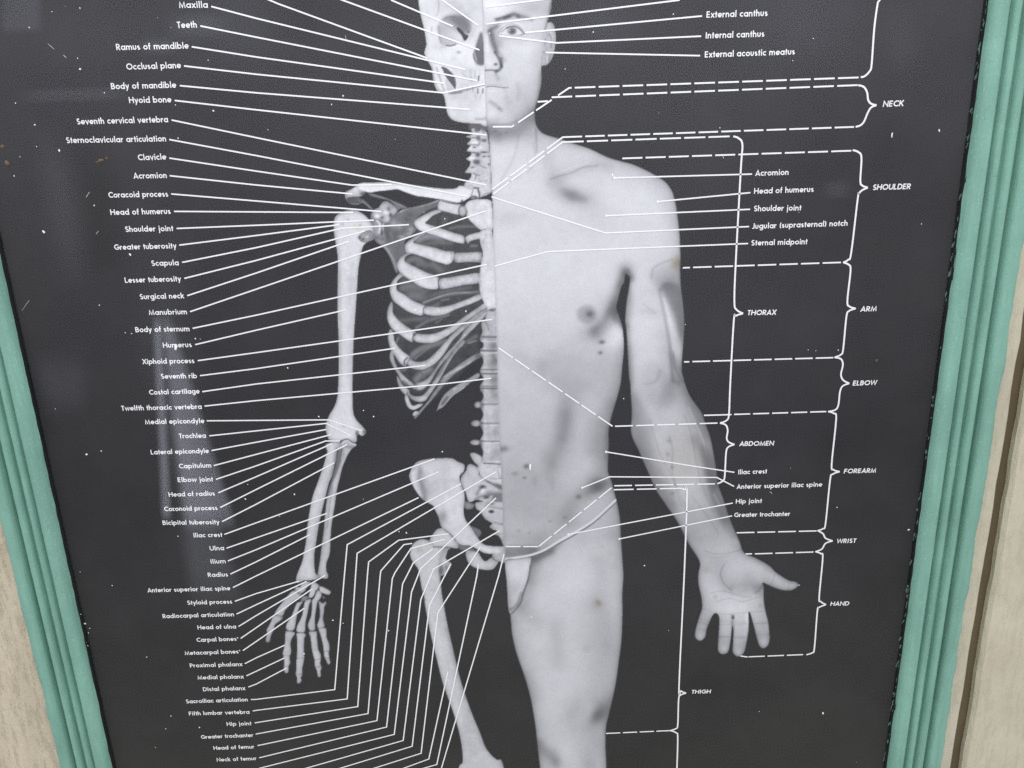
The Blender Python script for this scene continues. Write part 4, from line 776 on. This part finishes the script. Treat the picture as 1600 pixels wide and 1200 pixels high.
ids_g = grow(ids, 3)
def islands(a):
    """drop stray crumbs of a part: give them to whatever surrounds them"""
    h, w = a.shape; seen = np.zeros(a.shape, bool); A = a.copy()
    best = {}
    for y0_, x0_ in zip(*np.nonzero(a)):
        if seen[y0_, x0_]: continue
        v = a[y0_, x0_]; st_ = [(y0_, x0_)]; seen[y0_, x0_] = True; comp = []
        while st_:
            y, x = st_.pop(); comp.append((y, x))
            for yy_, xx_ in ((y + 1, x), (y - 1, x), (y, x + 1), (y, x - 1)):
                if 0 <= yy_ < h and 0 <= xx_ < w and not seen[yy_, xx_] and a[yy_, xx_] == v:
                    seen[yy_, xx_] = True; st_.append((yy_, xx_))
        best.setdefault(int(v), []).append(comp)
    for v, comps in best.items():
        comps.sort(key=len)
        for comp in comps[:-1]:
            ns = [int(a[yy_, xx_]) for y, x in comp for yy_, xx_ in ((y + 1, x), (y - 1, x), (y, x + 1), (y, x - 1)) if 0 <= yy_ < h and 0 <= xx_ < w and a[yy_, xx_] != v and a[yy_, xx_] > 0]
            if len(comp) > 60 and not ns: continue
            f = max(set(ns), key=ns.count) if ns else 0
            for y, x in comp: A[y, x] = f
    return A
ids_g = islands(ids_g)
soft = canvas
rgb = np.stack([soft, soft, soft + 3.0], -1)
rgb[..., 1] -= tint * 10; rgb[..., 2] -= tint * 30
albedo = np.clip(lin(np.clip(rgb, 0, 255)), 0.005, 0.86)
Y_PRINT, Y_INK = -0.00025, -0.0006
gy, gx = np.mgrid[0:CHh, 0:CW]
PXZ = un(gx / S + OX, gy / S + OY, Y_PRINT)

chart = bpy.data.objects.new('anatomy_chart', None); COL.objects.link(chart)
tag(chart, 'black printed anatomy chart of a half skeleton half man, behind glass in the frame', 'anatomy chart')
sheet = mesh_np('printed_sheet', [(XL_in - .012, 0, ZB - .01), (XR_in + .012, 0, ZB - .01), (XR_in + .012, 0, ZT + .01), (XL_in - .012, 0, ZT + .01)], [(0, 1, 2, 3)])
link('printed_sheet', sheet, M_SHEET, chart)
def grid_part(name, pid, parent):
    cell = ids_g[:-1, :-1] == pid
    r, c = np.nonzero(cell)
    if len(r) == 0: return None
    base = r * CW + c
    quads = np.stack([base + CW, base + CW + 1, base + 1, base], 1)
    uniq, inv = np.unique(quads.ravel(), return_inverse=True)
    me = bpy.data.meshes.new(name); nv, nf = len(uniq), len(quads)
    xz = PXZ.reshape(-1, 2)[uniq]
    co = np.empty((nv, 3), np.float32); co[:, 0] = xz[:, 0]; co[:, 1] = Y_PRINT; co[:, 2] = xz[:, 1]
    me.vertices.add(nv); me.vertices.foreach_set('co', co.ravel())
    me.loops.add(nf * 4); me.loops.foreach_set('vertex_index', inv.astype(np.int32).ravel())
    me.polygons.add(nf); me.polygons.foreach_set('loop_start', np.arange(nf, dtype=np.int32) * 4)
    me.update(calc_edges=True); me.validate()
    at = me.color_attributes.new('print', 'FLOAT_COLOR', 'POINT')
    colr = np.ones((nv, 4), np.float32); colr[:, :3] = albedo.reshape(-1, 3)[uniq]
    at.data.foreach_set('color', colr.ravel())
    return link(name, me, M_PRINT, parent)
skel = bpy.data.objects.new('printed_skeleton', None); COL.objects.link(skel); skel.parent = chart
for nm, pid in PARTS.items():
    if nm in ('man', 'waist_strap'): continue
    grid_part(nm.split('#')[0], pid, skel)
manp = grid_part('printed_man', PARTS['man'], chart)
tag(manp, 'printed photograph of the left half of a standing man, palm forward')
grid_part('waist_strap', PARTS['waist_strap'], manp)

# ------------------------------------------------------------------ white printed lines
class Ink:
    """flat strokes collected into one mesh; every stroke a hair nearer than the last"""
    def __init__(self): self.V = []; self.F = []; self.k = 0
    def line(self, P, w, taper=None):
        P = np.asarray(P, float)
        keep = [0] + [i for i in range(1, len(P)) if np.hypot(*(P[i] - P[i - 1])) > 1e-7]; P = P[keep]
        if len(P) < 2: return
        y = Y_INK - self.k * 0.0000045; self.k += 1
        d = np.diff(P, axis=0); d /= np.hypot(d[:, 0], d[:, 1])[:, None]
        n = np.stack([-d[:, 1], d[:, 0]], 1); b = len(self.V)
        for i in range(len(P)):
            if i == 0: o = n[0]
            elif i == len(P) - 1: o = n[-1]
            else:
                o = n[i - 1] + n[i]; q = (o @ o) / 2
                o = o / max(q, 0.35)
            h = w / 2
            self.V += [(P[i][0] + o[0] * h, y, P[i][1] + o[1] * h), (P[i][0] - o[0] * h, y, P[i][1] - o[1] * h)]
        for i in range(len(P) - 1):
            a = b + 2 * i; self.F.append((a, a + 1, a + 3, a + 2))
    def dot(self, c, r, n=10):
        y = Y_INK - self.k * 0.0000045; self.k += 1; b = len(self.V)
        self.V += [(c[0] + r * math.cos(t), y, c[1] + r * math.sin(t)) for t in np.arange(n) * 2 * math.pi / n]
        self.F.append(tuple(range(b, b + n)))
    def build(self, name, parent, label=None):
        o = link(name, mesh_np(name, self.V, self.F), M_LINE, parent)
        if label: o['label'] = label
        return o
def pw(px, at=(800, 300)):
    a = un(at[0], at[1], Y_INK); b = un(at[0] + 1, at[1], Y_INK); return px * float(np.hypot(*(b - a)))
LW = pw(2.2)
def ppts(s): return np.array([[float(q) for q in p.split(',')] for p in s.split()])
def leader(s, dot=None):
    P = ppts(s); Wd = un(P[:, 0], P[:, 1], Y_INK); k = Ink(); k.line(Wd, LW)
    if dot is not None: k.dot(Wd[dot], LW * 0.95)
    k.build('leader_line', chart)
LEAD = '''416,-2 435,6 668,91|532,-1 749,78|611,0 707.5,41|691,0 747,39.5|330,10 400,28.5 727,108.5|313,40.5 400,58 746,126|299.5,73 400,89 694,130|287.5,103 400,116 692.5,145 757.5,131
281,133.8 400,145 734,171|273,157 400,171.5 760,211|268,187.5 400,215 760,289|264.5,218 400,243 731,307|264.5,247 400,267.3 550,289.2 612,288.5|265,274.5 400,289 550,303|267.5,303 400,314 596,330.5
272,330.3 552,332|276,357 400,352 584,344|280,383 400,368 530,351|284.5,410 400,387 535,356.5 639,351|288,435 400,407 570,361|292.5,462 400,426.7 545,377|297,487 400,452 759,329.5|301,513 400,492.5 761,413
305,538.5 400,516 541,484|309,563.5 400,551 769,499|312.5,587 400,576 617.5,544|316,612 400,600 664,571|319.5,634.5 400,626 691,600 767.5,591|323,657.5 514,656 565,673|327,681 510,661.5 549,681
330.5,704 400,691 510,671|334,727.5 400,710 517.5,679|337.5,749 400,728 509,689 531,689|341,770 400,745 519.5,693|344,793 400,765 542.5,694.5|347,815 400,788 522.5,723|350.5,835 400,817 679,717
354,856.5 400,840.5 511,802|356,876.5 400,859 686,737|360,897 400,878 485,835|364,918 400,900 654,777.5|367,939.5 400,927.5 467.5,908|369.5,959.5 400,945 479,908.5|372.5,979 400,962 508,899
376,997.5 400,981 488,920|379.5,1016.5 400,1002.5 476,950|382.5,1037 400,1028 445,1008|385,1056 400,1049 444.5,1028|388,1073.5 400,1069 447.5,1044
392,1093 400,1092.8 523,1077.5 538,900 542.5,851 720,756|395,1111 400,1110 542.5,1092 555.5,900 558,864.5 775,737|398,1129.5 559,1104 574,900 576,878 623,844 701,834
399.5,1147 575,1115 594,900 595,892 631,851 644,849|402.5,1165 589,1126 613,904 617,895 642,857 695,842.5|405,1184 604,1136 629,912.5 646,879 676,858|405,1200.5 616,1147.5 643,925 657,889 775,778
476,1201 630,1157 657.5,937 677.5,889 781,829|528,1201.5 644,1166 671,946 704.5,881|581,1201.5 658,1177 684,957.5 751,854|629,1201 670,1186 700,1049|660,1201 682.5,1194.5 745,900 747.5,882|688,1206 779,900 787.5,866
759,11 842,0 874,-4|760,37.5 800,32.5 1062,0|820,51 1097,25|780,56 870,67 1095.5,56.5|852.5,82 1094,87|768,307.5 946,364 1170.5,354|772.5,416 856,393 1169,380.5'''
for ln in LEAD.replace('\n', '|').split('|'): leader(ln)
for ln in ['960,278 1175,272', '1028,315 1172.5,301', '947.5,337 1172,327', '947,706 1075,727 1147.5,738', '910,762 952.5,745 1010,745.3 1120,746 1147,760', '888,835 1145,786', '968,842 1144,806']: leader(ln, 0)
# dashed divisions: (first point .. last point, dash, gap) in picture px
def dashes(s, dash, gap, name='dashed_line', first=None):
    P = ppts(s); k = Ink(); seg = np.diff(P, axis=0); Ls = np.hypot(seg[:, 0], seg[:, 1]); cum = np.r_[0, np.cumsum(Ls)]
    n = max(1, round((cum[-1] + gap) / (dash + gap))); per = (cum[-1] + gap) / n
    at = lambda t: np.array([np.interp(t, cum, P[:, 0]), np.interp(t, cum, P[:, 1])])
    for i in range(n):
        a, b = i * per, i * per + per - gap
        ts = [a] + [c for c in cum[1:-1] if a < c < b] + [b]
        q = np.array([at(t) for t in ts]); k.line(un(q[:, 0], q[:, 1], Y_INK), LW * 1.1)
    k.build(name, chart)
for s, d, g in [('872,149 889,137.5 893,137', 30, 4), ('898,137 1341.5,121', 31.5, 5.2), ('770,198 800,198', 40, 4), ('800,198 803,195.5', 9, 4), ('809.5,191.5 862,156', 26, 4.5), ('862,152 1340,133', 31.5, 5.2), ('840,159 856,158', 20, 4),
                ('769,296 879,214.5', 32, 4.5), ('879,214.3 1334.5,198.3', 31.5, 5), ('771,303 879,222', 32, 4.5), ('879,222 1140,213', 31.5, 5), ('972.5,247.5 1330,235.5', 31.5, 5), ('1067,418.5 1078,418', 20, 4), ('1083,417.8 1314,410', 30, 5),
                ('1069,565.5 1077,565.2', 20, 4), ('1082,565 1302,558.8', 29, 4.5), ('1100,649 1143,647.8', 60, 4), ('1147,647.5 1291,643', 28.5, 4.5), ('1151,832.5 1276,829.5', 27, 4.5), ('1165,865.5 1175,865.3', 20, 4), ('1179.5,865.4 1271,862.5', 27, 4.5),
                ('1157,1025 1168,1026.5', 20, 4), ('1169.5,1026.3 1255,1022.8', 25.5, 4.5), ('947,1146 1048,1141.5', 25, 4), ('779,543.5 957,666', 27, 4.5), ('961,666 1121,661', 28, 5), ('790,854 841,854', 30, 4), ('842,853.5 955.5,762', 27, 4.5), ('960,759 1117,756', 28, 5), ('959,765.2 1062,763', 29, 5)]:
    dashes(s, d, g)
BR = {'HEAD': '1377,-3 1373,2 1371,7.5 1366,45 1362,100 1359,111 1351,119 1345,120.5',
      'NECK': '1341,133 1350,136 1355,145 1356.5,156 1361,162 1369.5,164.3|1369.5,164.3 1361,168 1355.5,177 1350,190 1344,196 1337,198.2',
      'SHOULDER': '1332.5,234.5 1341,237.5 1346,246 1344.3,282.5 1347.5,290 1356,293.2|1356,293.2 1347.5,297 1342.5,302 1340,312 1330,395 1325,406 1317.5,410',
      'ARM': '1317.5,410 1326,413.5 1329,422.5 1324,470 1327.5,479 1337,482|1337,482 1326.5,486 1322.5,495 1317.5,545 1314,554 1304,558.3',
      'ELBOW': '1304,558.3 1314,561 1317,570 1314,585 1317.5,594 1327,599|1327,599 1317,603 1312.5,612 1310,632.5 1305,640.5 1294,643',
      'FOREARM': '1294,643 1303,646 1306.5,655 1299.5,725 1302.5,734 1312,737|1312,737 1301,741 1297,750 1290,817.5 1286,826 1277.5,829',
      'WRIST': '1277.5,829 1286,834 1290,841 1301,845.2|1301,845.2 1290,849 1284,858 1274,862',
      'HAND': '1274,862 1282.5,865 1285.5,872 1280,932.5 1282.5,940 1290.5,944.8|1290.5,944.8 1280,949 1277,956 1272.5,1012.5 1269,1020 1260,1023',
      'THORAX': '1146,213 1154,216 1160,226 1157.5,265 1149.5,412 1147.5,472 1151,484 1161,489.8|1161,489.8 1150,493.5 1146.5,502 1141,600 1139,647 1135,657 1125,661',
      'ABDOMEN': '1125,661 1134,664 1137,672.5 1135.5,685 1139,691 1147.5,694.5|1147.5,694.5 1138,698.5 1134.5,707.5 1132.5,742.5 1130,751 1121,755.8',
      'THIGH': '1062.5,763 1070,765 1073.5,773 1069,900 1061,1072 1064,1079.5 1072,1083|1072,1083 1063,1086.3 1060.3,1094 1059,1132.5 1056,1138.5 1047.5,1141.5',
      'KNEE': '1047.5,1141.5 1056.5,1145 1059,1153 1057.5,1206'}
for nm, s in BR.items():
    k = Ink()
    for q in s.split('|'):
        P = cr(ppts(q), False, 6); k.line(un(P[:, 0], P[:, 1], Y_INK), LW * 1.25)
    k.build('bracket', chart)

# ------------------------------------------------------------------ lettering: geometric stroke letters, cap height 1
HB = 0.09; XH = 0.70
def arc(cx, cy, rx, ry, a0, a1, n=None):
    n = n or max(3, int(abs(a1 - a0) / 18)); t = np.radians(np.linspace(a0, a1, n + 1)); return [(cx + rx * math.cos(q), cy + ry * math.sin(q)) for q in t]
r_ = XH / 2 - HB; c_ = XH / 2
def bowl(cx): return arc(cx, c_, r_, r_, 0, 360)
def arch(x0, x1, top=XH): R_ = (x1 - x0) / 2; return arc((x0 + x1) / 2, top - HB - R_ * .95, R_, R_ * .95, 180, 0) + [(x1, 0)]
GL = {}
def g(ch, adv, *st): GL[ch] = (adv, st)
xs = HB + 2 * r_
g('a', .72, bowl(c_), [(xs, 0), (xs, XH)]); g('b', .72, bowl(c_), [(HB, 0), (HB, 1.06)]); g('d', .72, bowl(c_), [(xs, 0), (xs, 1.06)])
g('p', .72, bowl(c_), [(HB, -.3), (HB, XH)]); g('q', .72, bowl(c_), [(xs, -.3), (xs, XH)]); g('g', .72, bowl(c_), [(xs, XH), (xs, -.08)] + arc(c_, -.08, r_, .14, 0, -140))
g('c', .58, arc(c_, c_, r_, r_, 48, 312)); g('o', .70, bowl(c_)); g('e', .68, [(HB, c_ - .02), (xs, c_ - .02)], arc(c_, c_, r_, r_, 0, 318))
g('f', .38, [(.17, 0), (.17, .80)] + arc(.31, .82, .14, .15, 180, 80), [(.02, .60), (.36, .60)]); g('t', .36, [(.18, 0), (.18, .92)], [(.01, .60), (.35, .60)])
g('h', .62, [(HB, 0), (HB, 1.06)], [(HB, .36)] + arch(HB, .49)); g('n', .62, [(HB, 0), (HB, XH)], [(HB, .36)] + arch(HB, .49))
g('m', .98, [(HB, 0), (HB, XH)], [(HB, .36)] + arch(HB, .475), [(.475, .36)] + arch(.475, .855)); g('u', .60, [(HB, XH), (HB, .30)] + arc(.285, .28, .19, .185, 180, 360) + [(.475, XH)])
g('r', .42, [(HB, 0), (HB, XH)], [(HB, .34)] + arc(.29, .40, .195, .185, 180, 62)); g('i', .26, [(.13, 0), (.13, XH)], [(.13, .80), (.13, 1.0)]); g('l', .26, [(.13, 0), (.13, 1.06)])
g('j', .28, [(.15, XH), (.15, -.14)] + arc(.03, -.14, .12, .12, 0, -80), [(.15, .80), (.15, 1.0)]); g('k', .60, [(HB, 0), (HB, 1.06)], [(.10, .28), (.48, XH)], [(.22, .38), (.52, 0)])
g('s', .50, arc(.24, .485, .14, .105, 40, 270) + arc(.24, .20, .155, .11, 90, -140)); g('v', .60, [(.06, XH), (.30, .05), (.54, XH)]); g('w', .90, [(.06, XH), (.25, .05), (.45, .62), (.65, .05), (.84, XH)])
g('x', .60, [(.06, XH), (.54, 0)], [(.54, XH), (.06, 0)]); g('y', .60, [(.06, XH), (.31, .06)], [(.54, XH), (.17, -.3)]); g('z', .56, [(.05, .60), (.48, .60), (.07, .08), (.52, .08)]); g(' ', .34); g('*', .34, arc(.17, .70, .07, .07, 0, 360, 8))
g('(', .34, arc(.52, .45, .38, .62, 128, 232)); g(')', .34, arc(-.18, .45, .38, .62, 52, -52))
C1 = 1 - HB
g('A', .80, [(.06, 0), (.40, .92), (.74, 0)], [(.20, .28), (.60, .28)]); g('B', .66, [(HB, 0), (HB, 1)], [(HB, C1), (.30, C1)] + arc(.30, .71, .20, .195, 90, -90) + [(HB, .515)], [(.30, .515)] + arc(.32, .305, .23, .21, 90, -90) + [(HB, HB)])
g('C', .80, arc(.50, .5, .405, .405, 46, 314)); g('D', .80, [(HB, 0), (HB, 1)], [(HB, C1), (.32, C1)] + arc(.32, .5, .385, .405, 90, -90) + [(HB, HB)]); g('E', .60, [(.52, C1), (HB, C1), (HB, HB), (.52, HB)], [(HB, .5), (.50, .5)])
g('F', .58, [(.52, C1), (HB, C1), (HB, 0)], [(HB, .49), (.48, .49)]); g('G', .92, arc(.50, .5, .405, .405, 48, 350) + [(.90, .46)], [(.50, .46), (.90, .46)]); g('H', .80, [(HB, 0), (HB, 1)], [(.69, 0), (.69, 1)], [(HB, .52), (.69, .52)])
g('I', .28, [(.14, 0), (.14, 1)]); g('J', .46, [(.34, 1), (.34, .22)] + arc(.19, .22, .15, .13, 0, -150)); g('K', .70, [(HB, 0), (HB, 1)], [(HB, .38), (.60, 1)], [(.28, .55), (.64, 0)]); g('L', .54, [(HB, 1), (HB, HB), (.48, HB)]); g('M', .96, [(.09, 0), (.17, .92), (.47, .10), (.77, .92), (.85, 0)])
g('N', .82, [(HB, 0), (HB, .92), (.71, .08), (.71, 1)]); g('O', 1.0, arc(.5, .5, .405, .405, 0, 360)); g('P', .62, [(HB, 0), (HB, 1)], [(HB, C1), (.30, C1)] + arc(.30, .67, .22, .235, 90, -90) + [(HB, .435)]); g('R', .66, [(HB, 0), (HB, 1)], [(HB, C1), (.30, C1)] + arc(.30, .68, .21, .225, 90, -90) + [(HB, .455)], [(.28, .45), (.56, 0)])
g('S', .62, arc(.31, .70, .19, .205, 35, 265) + arc(.31, .27, .21, .19, 90, -150)); g('T', .60, [(.30, 0), (.30, 1)], [(.03, C1), (.57, C1)]); g('U', .76, [(HB, 1), (HB, .36)] + arc(.38, .36, .285, .27, 180, 360) + [(.665, 1)]); g('W', 1.1, [(.05, 1), (.27, .08), (.55, .90), (.83, .08), (1.05, 1)]); g('X', .74, [(.06, 1), (.68, 0)], [(.68, 1), (.06, 0)])
def vsize(px, at):
    a = un(at[0], at[1], Y_INK); b = un(at[0], at[1] - 1, Y_INK); return px * float(np.hypot(*(b - a)))
CAP = vsize(9.4, (300, 190))
def caption(txt, xl, yl, xr, yr, cap=1.0, wt=1.0, slant=0.0):
    A = un(xl, yl, Y_INK); Bq = un(xr, yr, Y_INK); ex = Bq - A; Lw = float(np.hypot(*ex)); ex = ex / Lw; ey = np.array([-ex[1], ex[0]])
    H = CAP * cap; k = Ink(); x = 0.0; tot = sum(GL[c][0] for c in txt) + .06 * (len(txt) - 1) - 0.04; sx = Lw / (tot * H)
    jit = rng.rand() * 0.02
    for c in txt:
        adv, sts = GL[c]
        for s in sts:
            P = np.array([A + ex * (x + px * 1.0 + py * slant) * H * sx + ey * py * H for px, py in s])
            k.line(P, H * 0.178 * wt * (0.98 + jit))
        x += adv + .06
    k.build('caption', chart, 'white printed word ' + txt.replace('*', '').strip() if len(txt.split()) == 1 else 'white printed words ' + txt.replace('*', '').strip())
CAPS = '''Maxilla,280,12.5,325,12.2;Teeth,277,44,308,43.2;Ramus of mandible,182,78.5,295,76;Occlusal plane,198,109,283,106.5;Body of mandible,174,139.5,275.5,137.2;Hyoid bone,202,161.2,268,160;Seventh cervical vertebra,120.5,194.5,263,191;Sternoclavicular articulation,104,223.7,260,221
Clavicle,216,250.5,260,249.2;Acromion,209,279.2,261,278.2;Coracoid process,170,309,263,307.3;Head of humerus,173,336,267,334.2;Shoulder joint,196,362.5,271,361;Greater tuberosity,179,390.5,276,388;Scapula,237,415.5,279.5,414.5;Lesser tuberosity,195.5,442,283,439.5;Surgical neck,219,467.7,288,466
Manubrium,233,492.2,292.5,491;Body of sternum,212,519.2,296.5,517.5;Humerus,255,543.5,300,542.3;Xiphoid process,223,569,304,567.3;Seventh rib,252,591.8,308,590.9;Costal cartilage,233.5,616.8,312,614.8;Twelfth thoracic vertebra,190,641.8,315.5,638.8;Medial epicondyle,227,663,319.5,661;Trochlea,280,685,322,684
Lateral epicondyle,236,710.2,326.5,707.8;Capitulum,280,732,330.5,730.5;Elbow joint,278,753.3,333,752.2;Head of radius,264,776.2,336,774.2;Coronoid process,257,798.8,340,796.8;Bicipital tuberosity,254.5,820.3,343,818.8;Iliac crest,302.5,839.8,347.5,838.8;Ulna,328,860.2,350.5,859.5;Ilium,329,880.8,353,880;Radius,325,901.5,356.5,900.7
Anterior superior iliac spine,231,925.7,360,922;Styloid process,293,945,363,943;Radiocarpal articulation,254.5,966,366,962.7;Head of ulna,309,983.5,369,982;Carpal bones*,307.5,1003,373,1001;Metacarpal bones*,289,1023.5,376,1020.7;Proximal phalanx,297,1043,379,1040.5;Medial phalanx,309,1061.7,381,1060;Distal phalanx,317.5,1080,383.5,1078
Sacroiliac articulation,291,1099,387.5,1095.7;Fifth lumbar vertebra,295.5,1118,390,1115;Hip joint,354.5,1134.2,393,1133;Greater trochanter,314.5,1154.5,396,1151.2;Head of femur,334,1171.7,397.5,1169.3;Neck of femur,339,1190,401,1187.5
External canthus,1103.7,27.8,1199,25;Internal canthus,1102,60.2,1194,57.5;External acoustic meatus,1101,90,1241.5,85.2;Acromion,1180,275,1232,273.2;Head of humerus,1178,303,1271,299.8;Shoulder joint,1177.5,330.2,1251.5,328.8;Jugular (suprasternal) notch,1175,357.7,1324,352.7;Sternal midpoint,1173.5,383.7,1261,381.5
Iliac crest,1153,741.2,1198,739.7;Anterior superior iliac spine,1151,764,1284,760;Hip joint,1149.5,786.9,1190,785.8;Greater trochanter,1147,808,1234,806'''
for q in CAPS.replace('\n', ';').split(';'):
    t, a, b, c, d = q.rsplit(',', 4); caption(t, float(a), float(b), float(c), float(d))
for q in 'NECK,1379,167,1411,165.8;SHOULDER,1363,297,1422,295.4;THORAX,1167,492.6,1212,491.8;ARM,1344,487,1369,486;ELBOW,1332,602.5,1369,601.4;ABDOMEN,1155,697,1208.5,696;FOREARM,1318,739.8,1368,738.3;WRIST,1307,848.8,1337,848;HAND,1297,946.6,1326,945.9;THIGH,1080,1084,1110,1083.2'.split(';'):
    t, a, b, c, d = q.rsplit(',', 4); caption(t, float(a), float(b), float(c), float(d), 0.98, 1.12, 0.10)

# ------------------------------------------------------------------ dust on the pane, paint smeared along its edge
def flecks(name, items, mat, parent=None, thick=0.0003):
    V = []; F = []
    for (x, y, rx, ry, ang) in items:
        c = un(x, y, Y_GLASS - 0.0003); k = pw(1.0, (x, y)); n = 7; b = len(V); ca, sa = math.cos(ang), math.sin(ang)
        for i in range(n):
            t = 2 * math.pi * i / n; q = 0.75 + random.random() * 0.5; u, v = rx * k * q * math.cos(t), ry * k * q * math.sin(t)
            V.append((c[0] + u * ca - v * sa, Y_GLASS - 0.00012, c[1] + u * sa + v * ca))
        V.append((c[0], Y_GLASS - 0.00012 - thick, c[1]))
        for i in range(n): F.append((b + i, b + (i + 1) % n, b + n))
    return link(name, mesh_np(name, V, F), mat, parent)
M_FLECK, _, bb = node_mat('white_paint_fleck'); bb.inputs['Base Color'].default_value = (0.85, 0.84, 0.80, 1); bb.inputs['Roughness'].default_value = 0.8
M_BROWN, _, bb = node_mat('brown_dirt'); bb.inputs['Base Color'].default_value = (0.16, 0.10, 0.06, 1); bb.inputs['Roughness'].default_value = 0.9
D = [(81, 18, .9, .9, 0), (124.5, 12.5, 1.1, 1.1, 0), (45.5, 43, 1, 1, 0), (121, 91, 1, 1, 0), (125, 108, 1.9, 1.6, 0), (163, 145, 1.1, .9, 0), (24, 161, .9, .9, 0), (54, 195, 1.3, 1.3, 0), (57, 229, .8, .8, 0), (31, 245, .7, .7, 0), (22, 275, 1, 1, 0), (333, 173, 1.5, 1.6, 0),
     (274, 164, .9, .9, 0), (278, 216, 1, 1, 0), (325, 94, .9, .9, 0), (536, 149.5, 1.3, 1.3, 0), (518, 163, .8, 1.2, 0), (1052, 22, 1.1, 1.1, 0), (1271, 60, 1.1, 1, 0), (1239, 95, .8, .8, 0), (1468, 204, 1.1, 2.4, .3), (1394, 211, 1.1, 4.5, -.1), (1125, 199.5, .8, 1, 0), (957, 273, 1.0, 2.6, 0),
     (68, 362, 1.6, 2.4, .5), (203, 398, 1.6, 2.6, .4), (147, 321, 1, 1, 0), (305, 529, 1.2, 1.2, 0), (274, 543, 2.0, 4.2, -.3), (195.5, 520, .8, .8, 0), (205.5, 521.5, .9, .9, 0), (155, 477, .9, .9, 0), (135, 710, 1.8, 1.5, 0), (158, 705, 1, 1, 0), (278, 838, 1, 1, 0), (449.5, 575, .9, 1.4, .4),
     (498, 651, 1.8, 1.0, -.8), (583.5, 651, 1.2, 1.2, 0), (568, 641.5, 1, 1, 0), (691, 706, 1.1, 1.1, 0), (460, 772.5, 1, 1.4, 0), (623.5, 831, .8, 1.1, 0), (635, 832.5, 1, 1.9, .5), (649, 484, 1.3, 1.3, 0), (728, 486.5, 1.1, 1.5, 0), (862, 544, .8, .8, 0), (828.5, 729.5, 1.7, 5.4, -.08),
     (1007, 884, 1.2, 1.2, 0), (974.5, 623, .9, .9, 0), (132.5, 974.5, 1.6, 1.5, 0), (229, 1027, .9, .9, 0), (311.5, 1137, 1.3, 1.0, 0), (1286, 1114.5, 1.4, 2.6, .3), (1420, 828, 2.2, 1.4, .4), (1308, 793, .9, .9, 0), (607, 985.5, .9, 1.4, 0), (520, 969.5, 1.6, .9, -.4), (536, 974, 1.0, .8, 0), (1248.5, 914.5, 1.1, .8, 0),
     (383.5, 780, 1.1, 1.2, 0), (387, 757, .8, .8, 0), (475, 1021.8, 1.3, 1.6, .4), (830, 964.5, 1.1, .8, 0), (789.5, 147, 1.0, .8, 0), (765, 52, 1.0, .9, 0), (700, 84.5, 0, 0, 0), (927, 50, .9, 1.1, 0), (883, 108, .8, 1, .5), (695, 342, .9, 1.0, 0), (819, 33, 0, 0, 0), (1440, 350, .8, .8, 0), (175, 915, .9, .9, 0), (267, 1119, .9, .9, 0), (259, 1139, .8, .9, 0),
     (1275, 548, .7, .7, 0), (1310, 547, .9, .9, 0), (1263, 547, .7, .7, 0), (1071, 507, .7, .7, 0), (20, 487, 1.0, .8, 0), (6, 486, 1.2, .8, 0), (43, 772, 1.2, 1.0, 0), (20, 672, 1.6, 1.0, .3), (138, 989, .9, .7, 0), (126, 960, .9, .7, 0), (140, 982, .7, .7, 0), (134, 1004, 1.1, .7, 0), (137, 1009, .9, .7, 0), (123, 959, 1.3, .6, .3)]
D = [d for d in D if d[2] > 0] + [(137, 304, .35, 5.5, -.7), (40, 477, .28, 15, -.75), (80, 73, .3, 6, .8), (101, 88, .35, 3.5, .8), (152, 363, .3, 4, -.8), (540, 58, .28, 4, .1), (1130, 245, .28, 3, .4), (705, 1040, .3, 5, .3), (1205, 770, .3, 3, .9), (92, 235, 1.5, 2.0, 0)]
for _ in range(36):
    D.append((40 + rng.rand() * 1380, rng.rand() * 1200, .35 + rng.rand() * .35, .35 + rng.rand() * .35, 0))
tag(flecks('dust_specks', D, M_FLECK), 'tiny white paint flecks and dust scattered over the glass', 'dust', kind='stuff')
BRN = [(3, 228, 3.2, 2.6, 0), (10, 254, 4.5, 2.6, -.5), (157, 250, 5, 1.8, .2), (166, 247, 2.4, 1.2, .3), (1370, 563, 1.6, 2.2, 0), (151, 253, 1.6, 1.0, 0)]
tag(flecks('dirt_spots', BRN, M_BROWN), 'rusty brown dirt spots on the glass near the upper left edge', 'dirt', kind='stuff')
def edge_smear():
    E = []; R = np.random.RandomState(5); y = 4.0
    while y < 1200:
        xe = 1546 - 0.1333 * y
        if R.rand() < 0.55:
            for _ in range(R.randint(1, 4)):
                E.append((xe - 2.5 - R.rand() * 4.5, y + R.rand() * 8, .5 + R.rand() * 0.8, 1.2 + R.rand() * 4.5, -.13 + R.randn() * .12))
        y += 5 + R.rand() * 14
    for y in R.rand(34) * 780 + 420:
        E.append((1.3 + (y - 415) * 0.2185 + 1 + R.rand() * 2.0, y, .5 + R.rand() * .7, .8 + R.rand() * 2.2, .2))
    return E
M_SMEAR = paint_material('green_paint_smear', (0.12, 0.22, 0.17), (0.05, 0.09, 0.07), (0.25, 0.3, 0.25), (1, 1, 1), 0.1, 0.6, 0.4, 200)
o = flecks('paint_smears', edge_smear(), M_SMEAR, frame); o['kind'] = 'stuff'
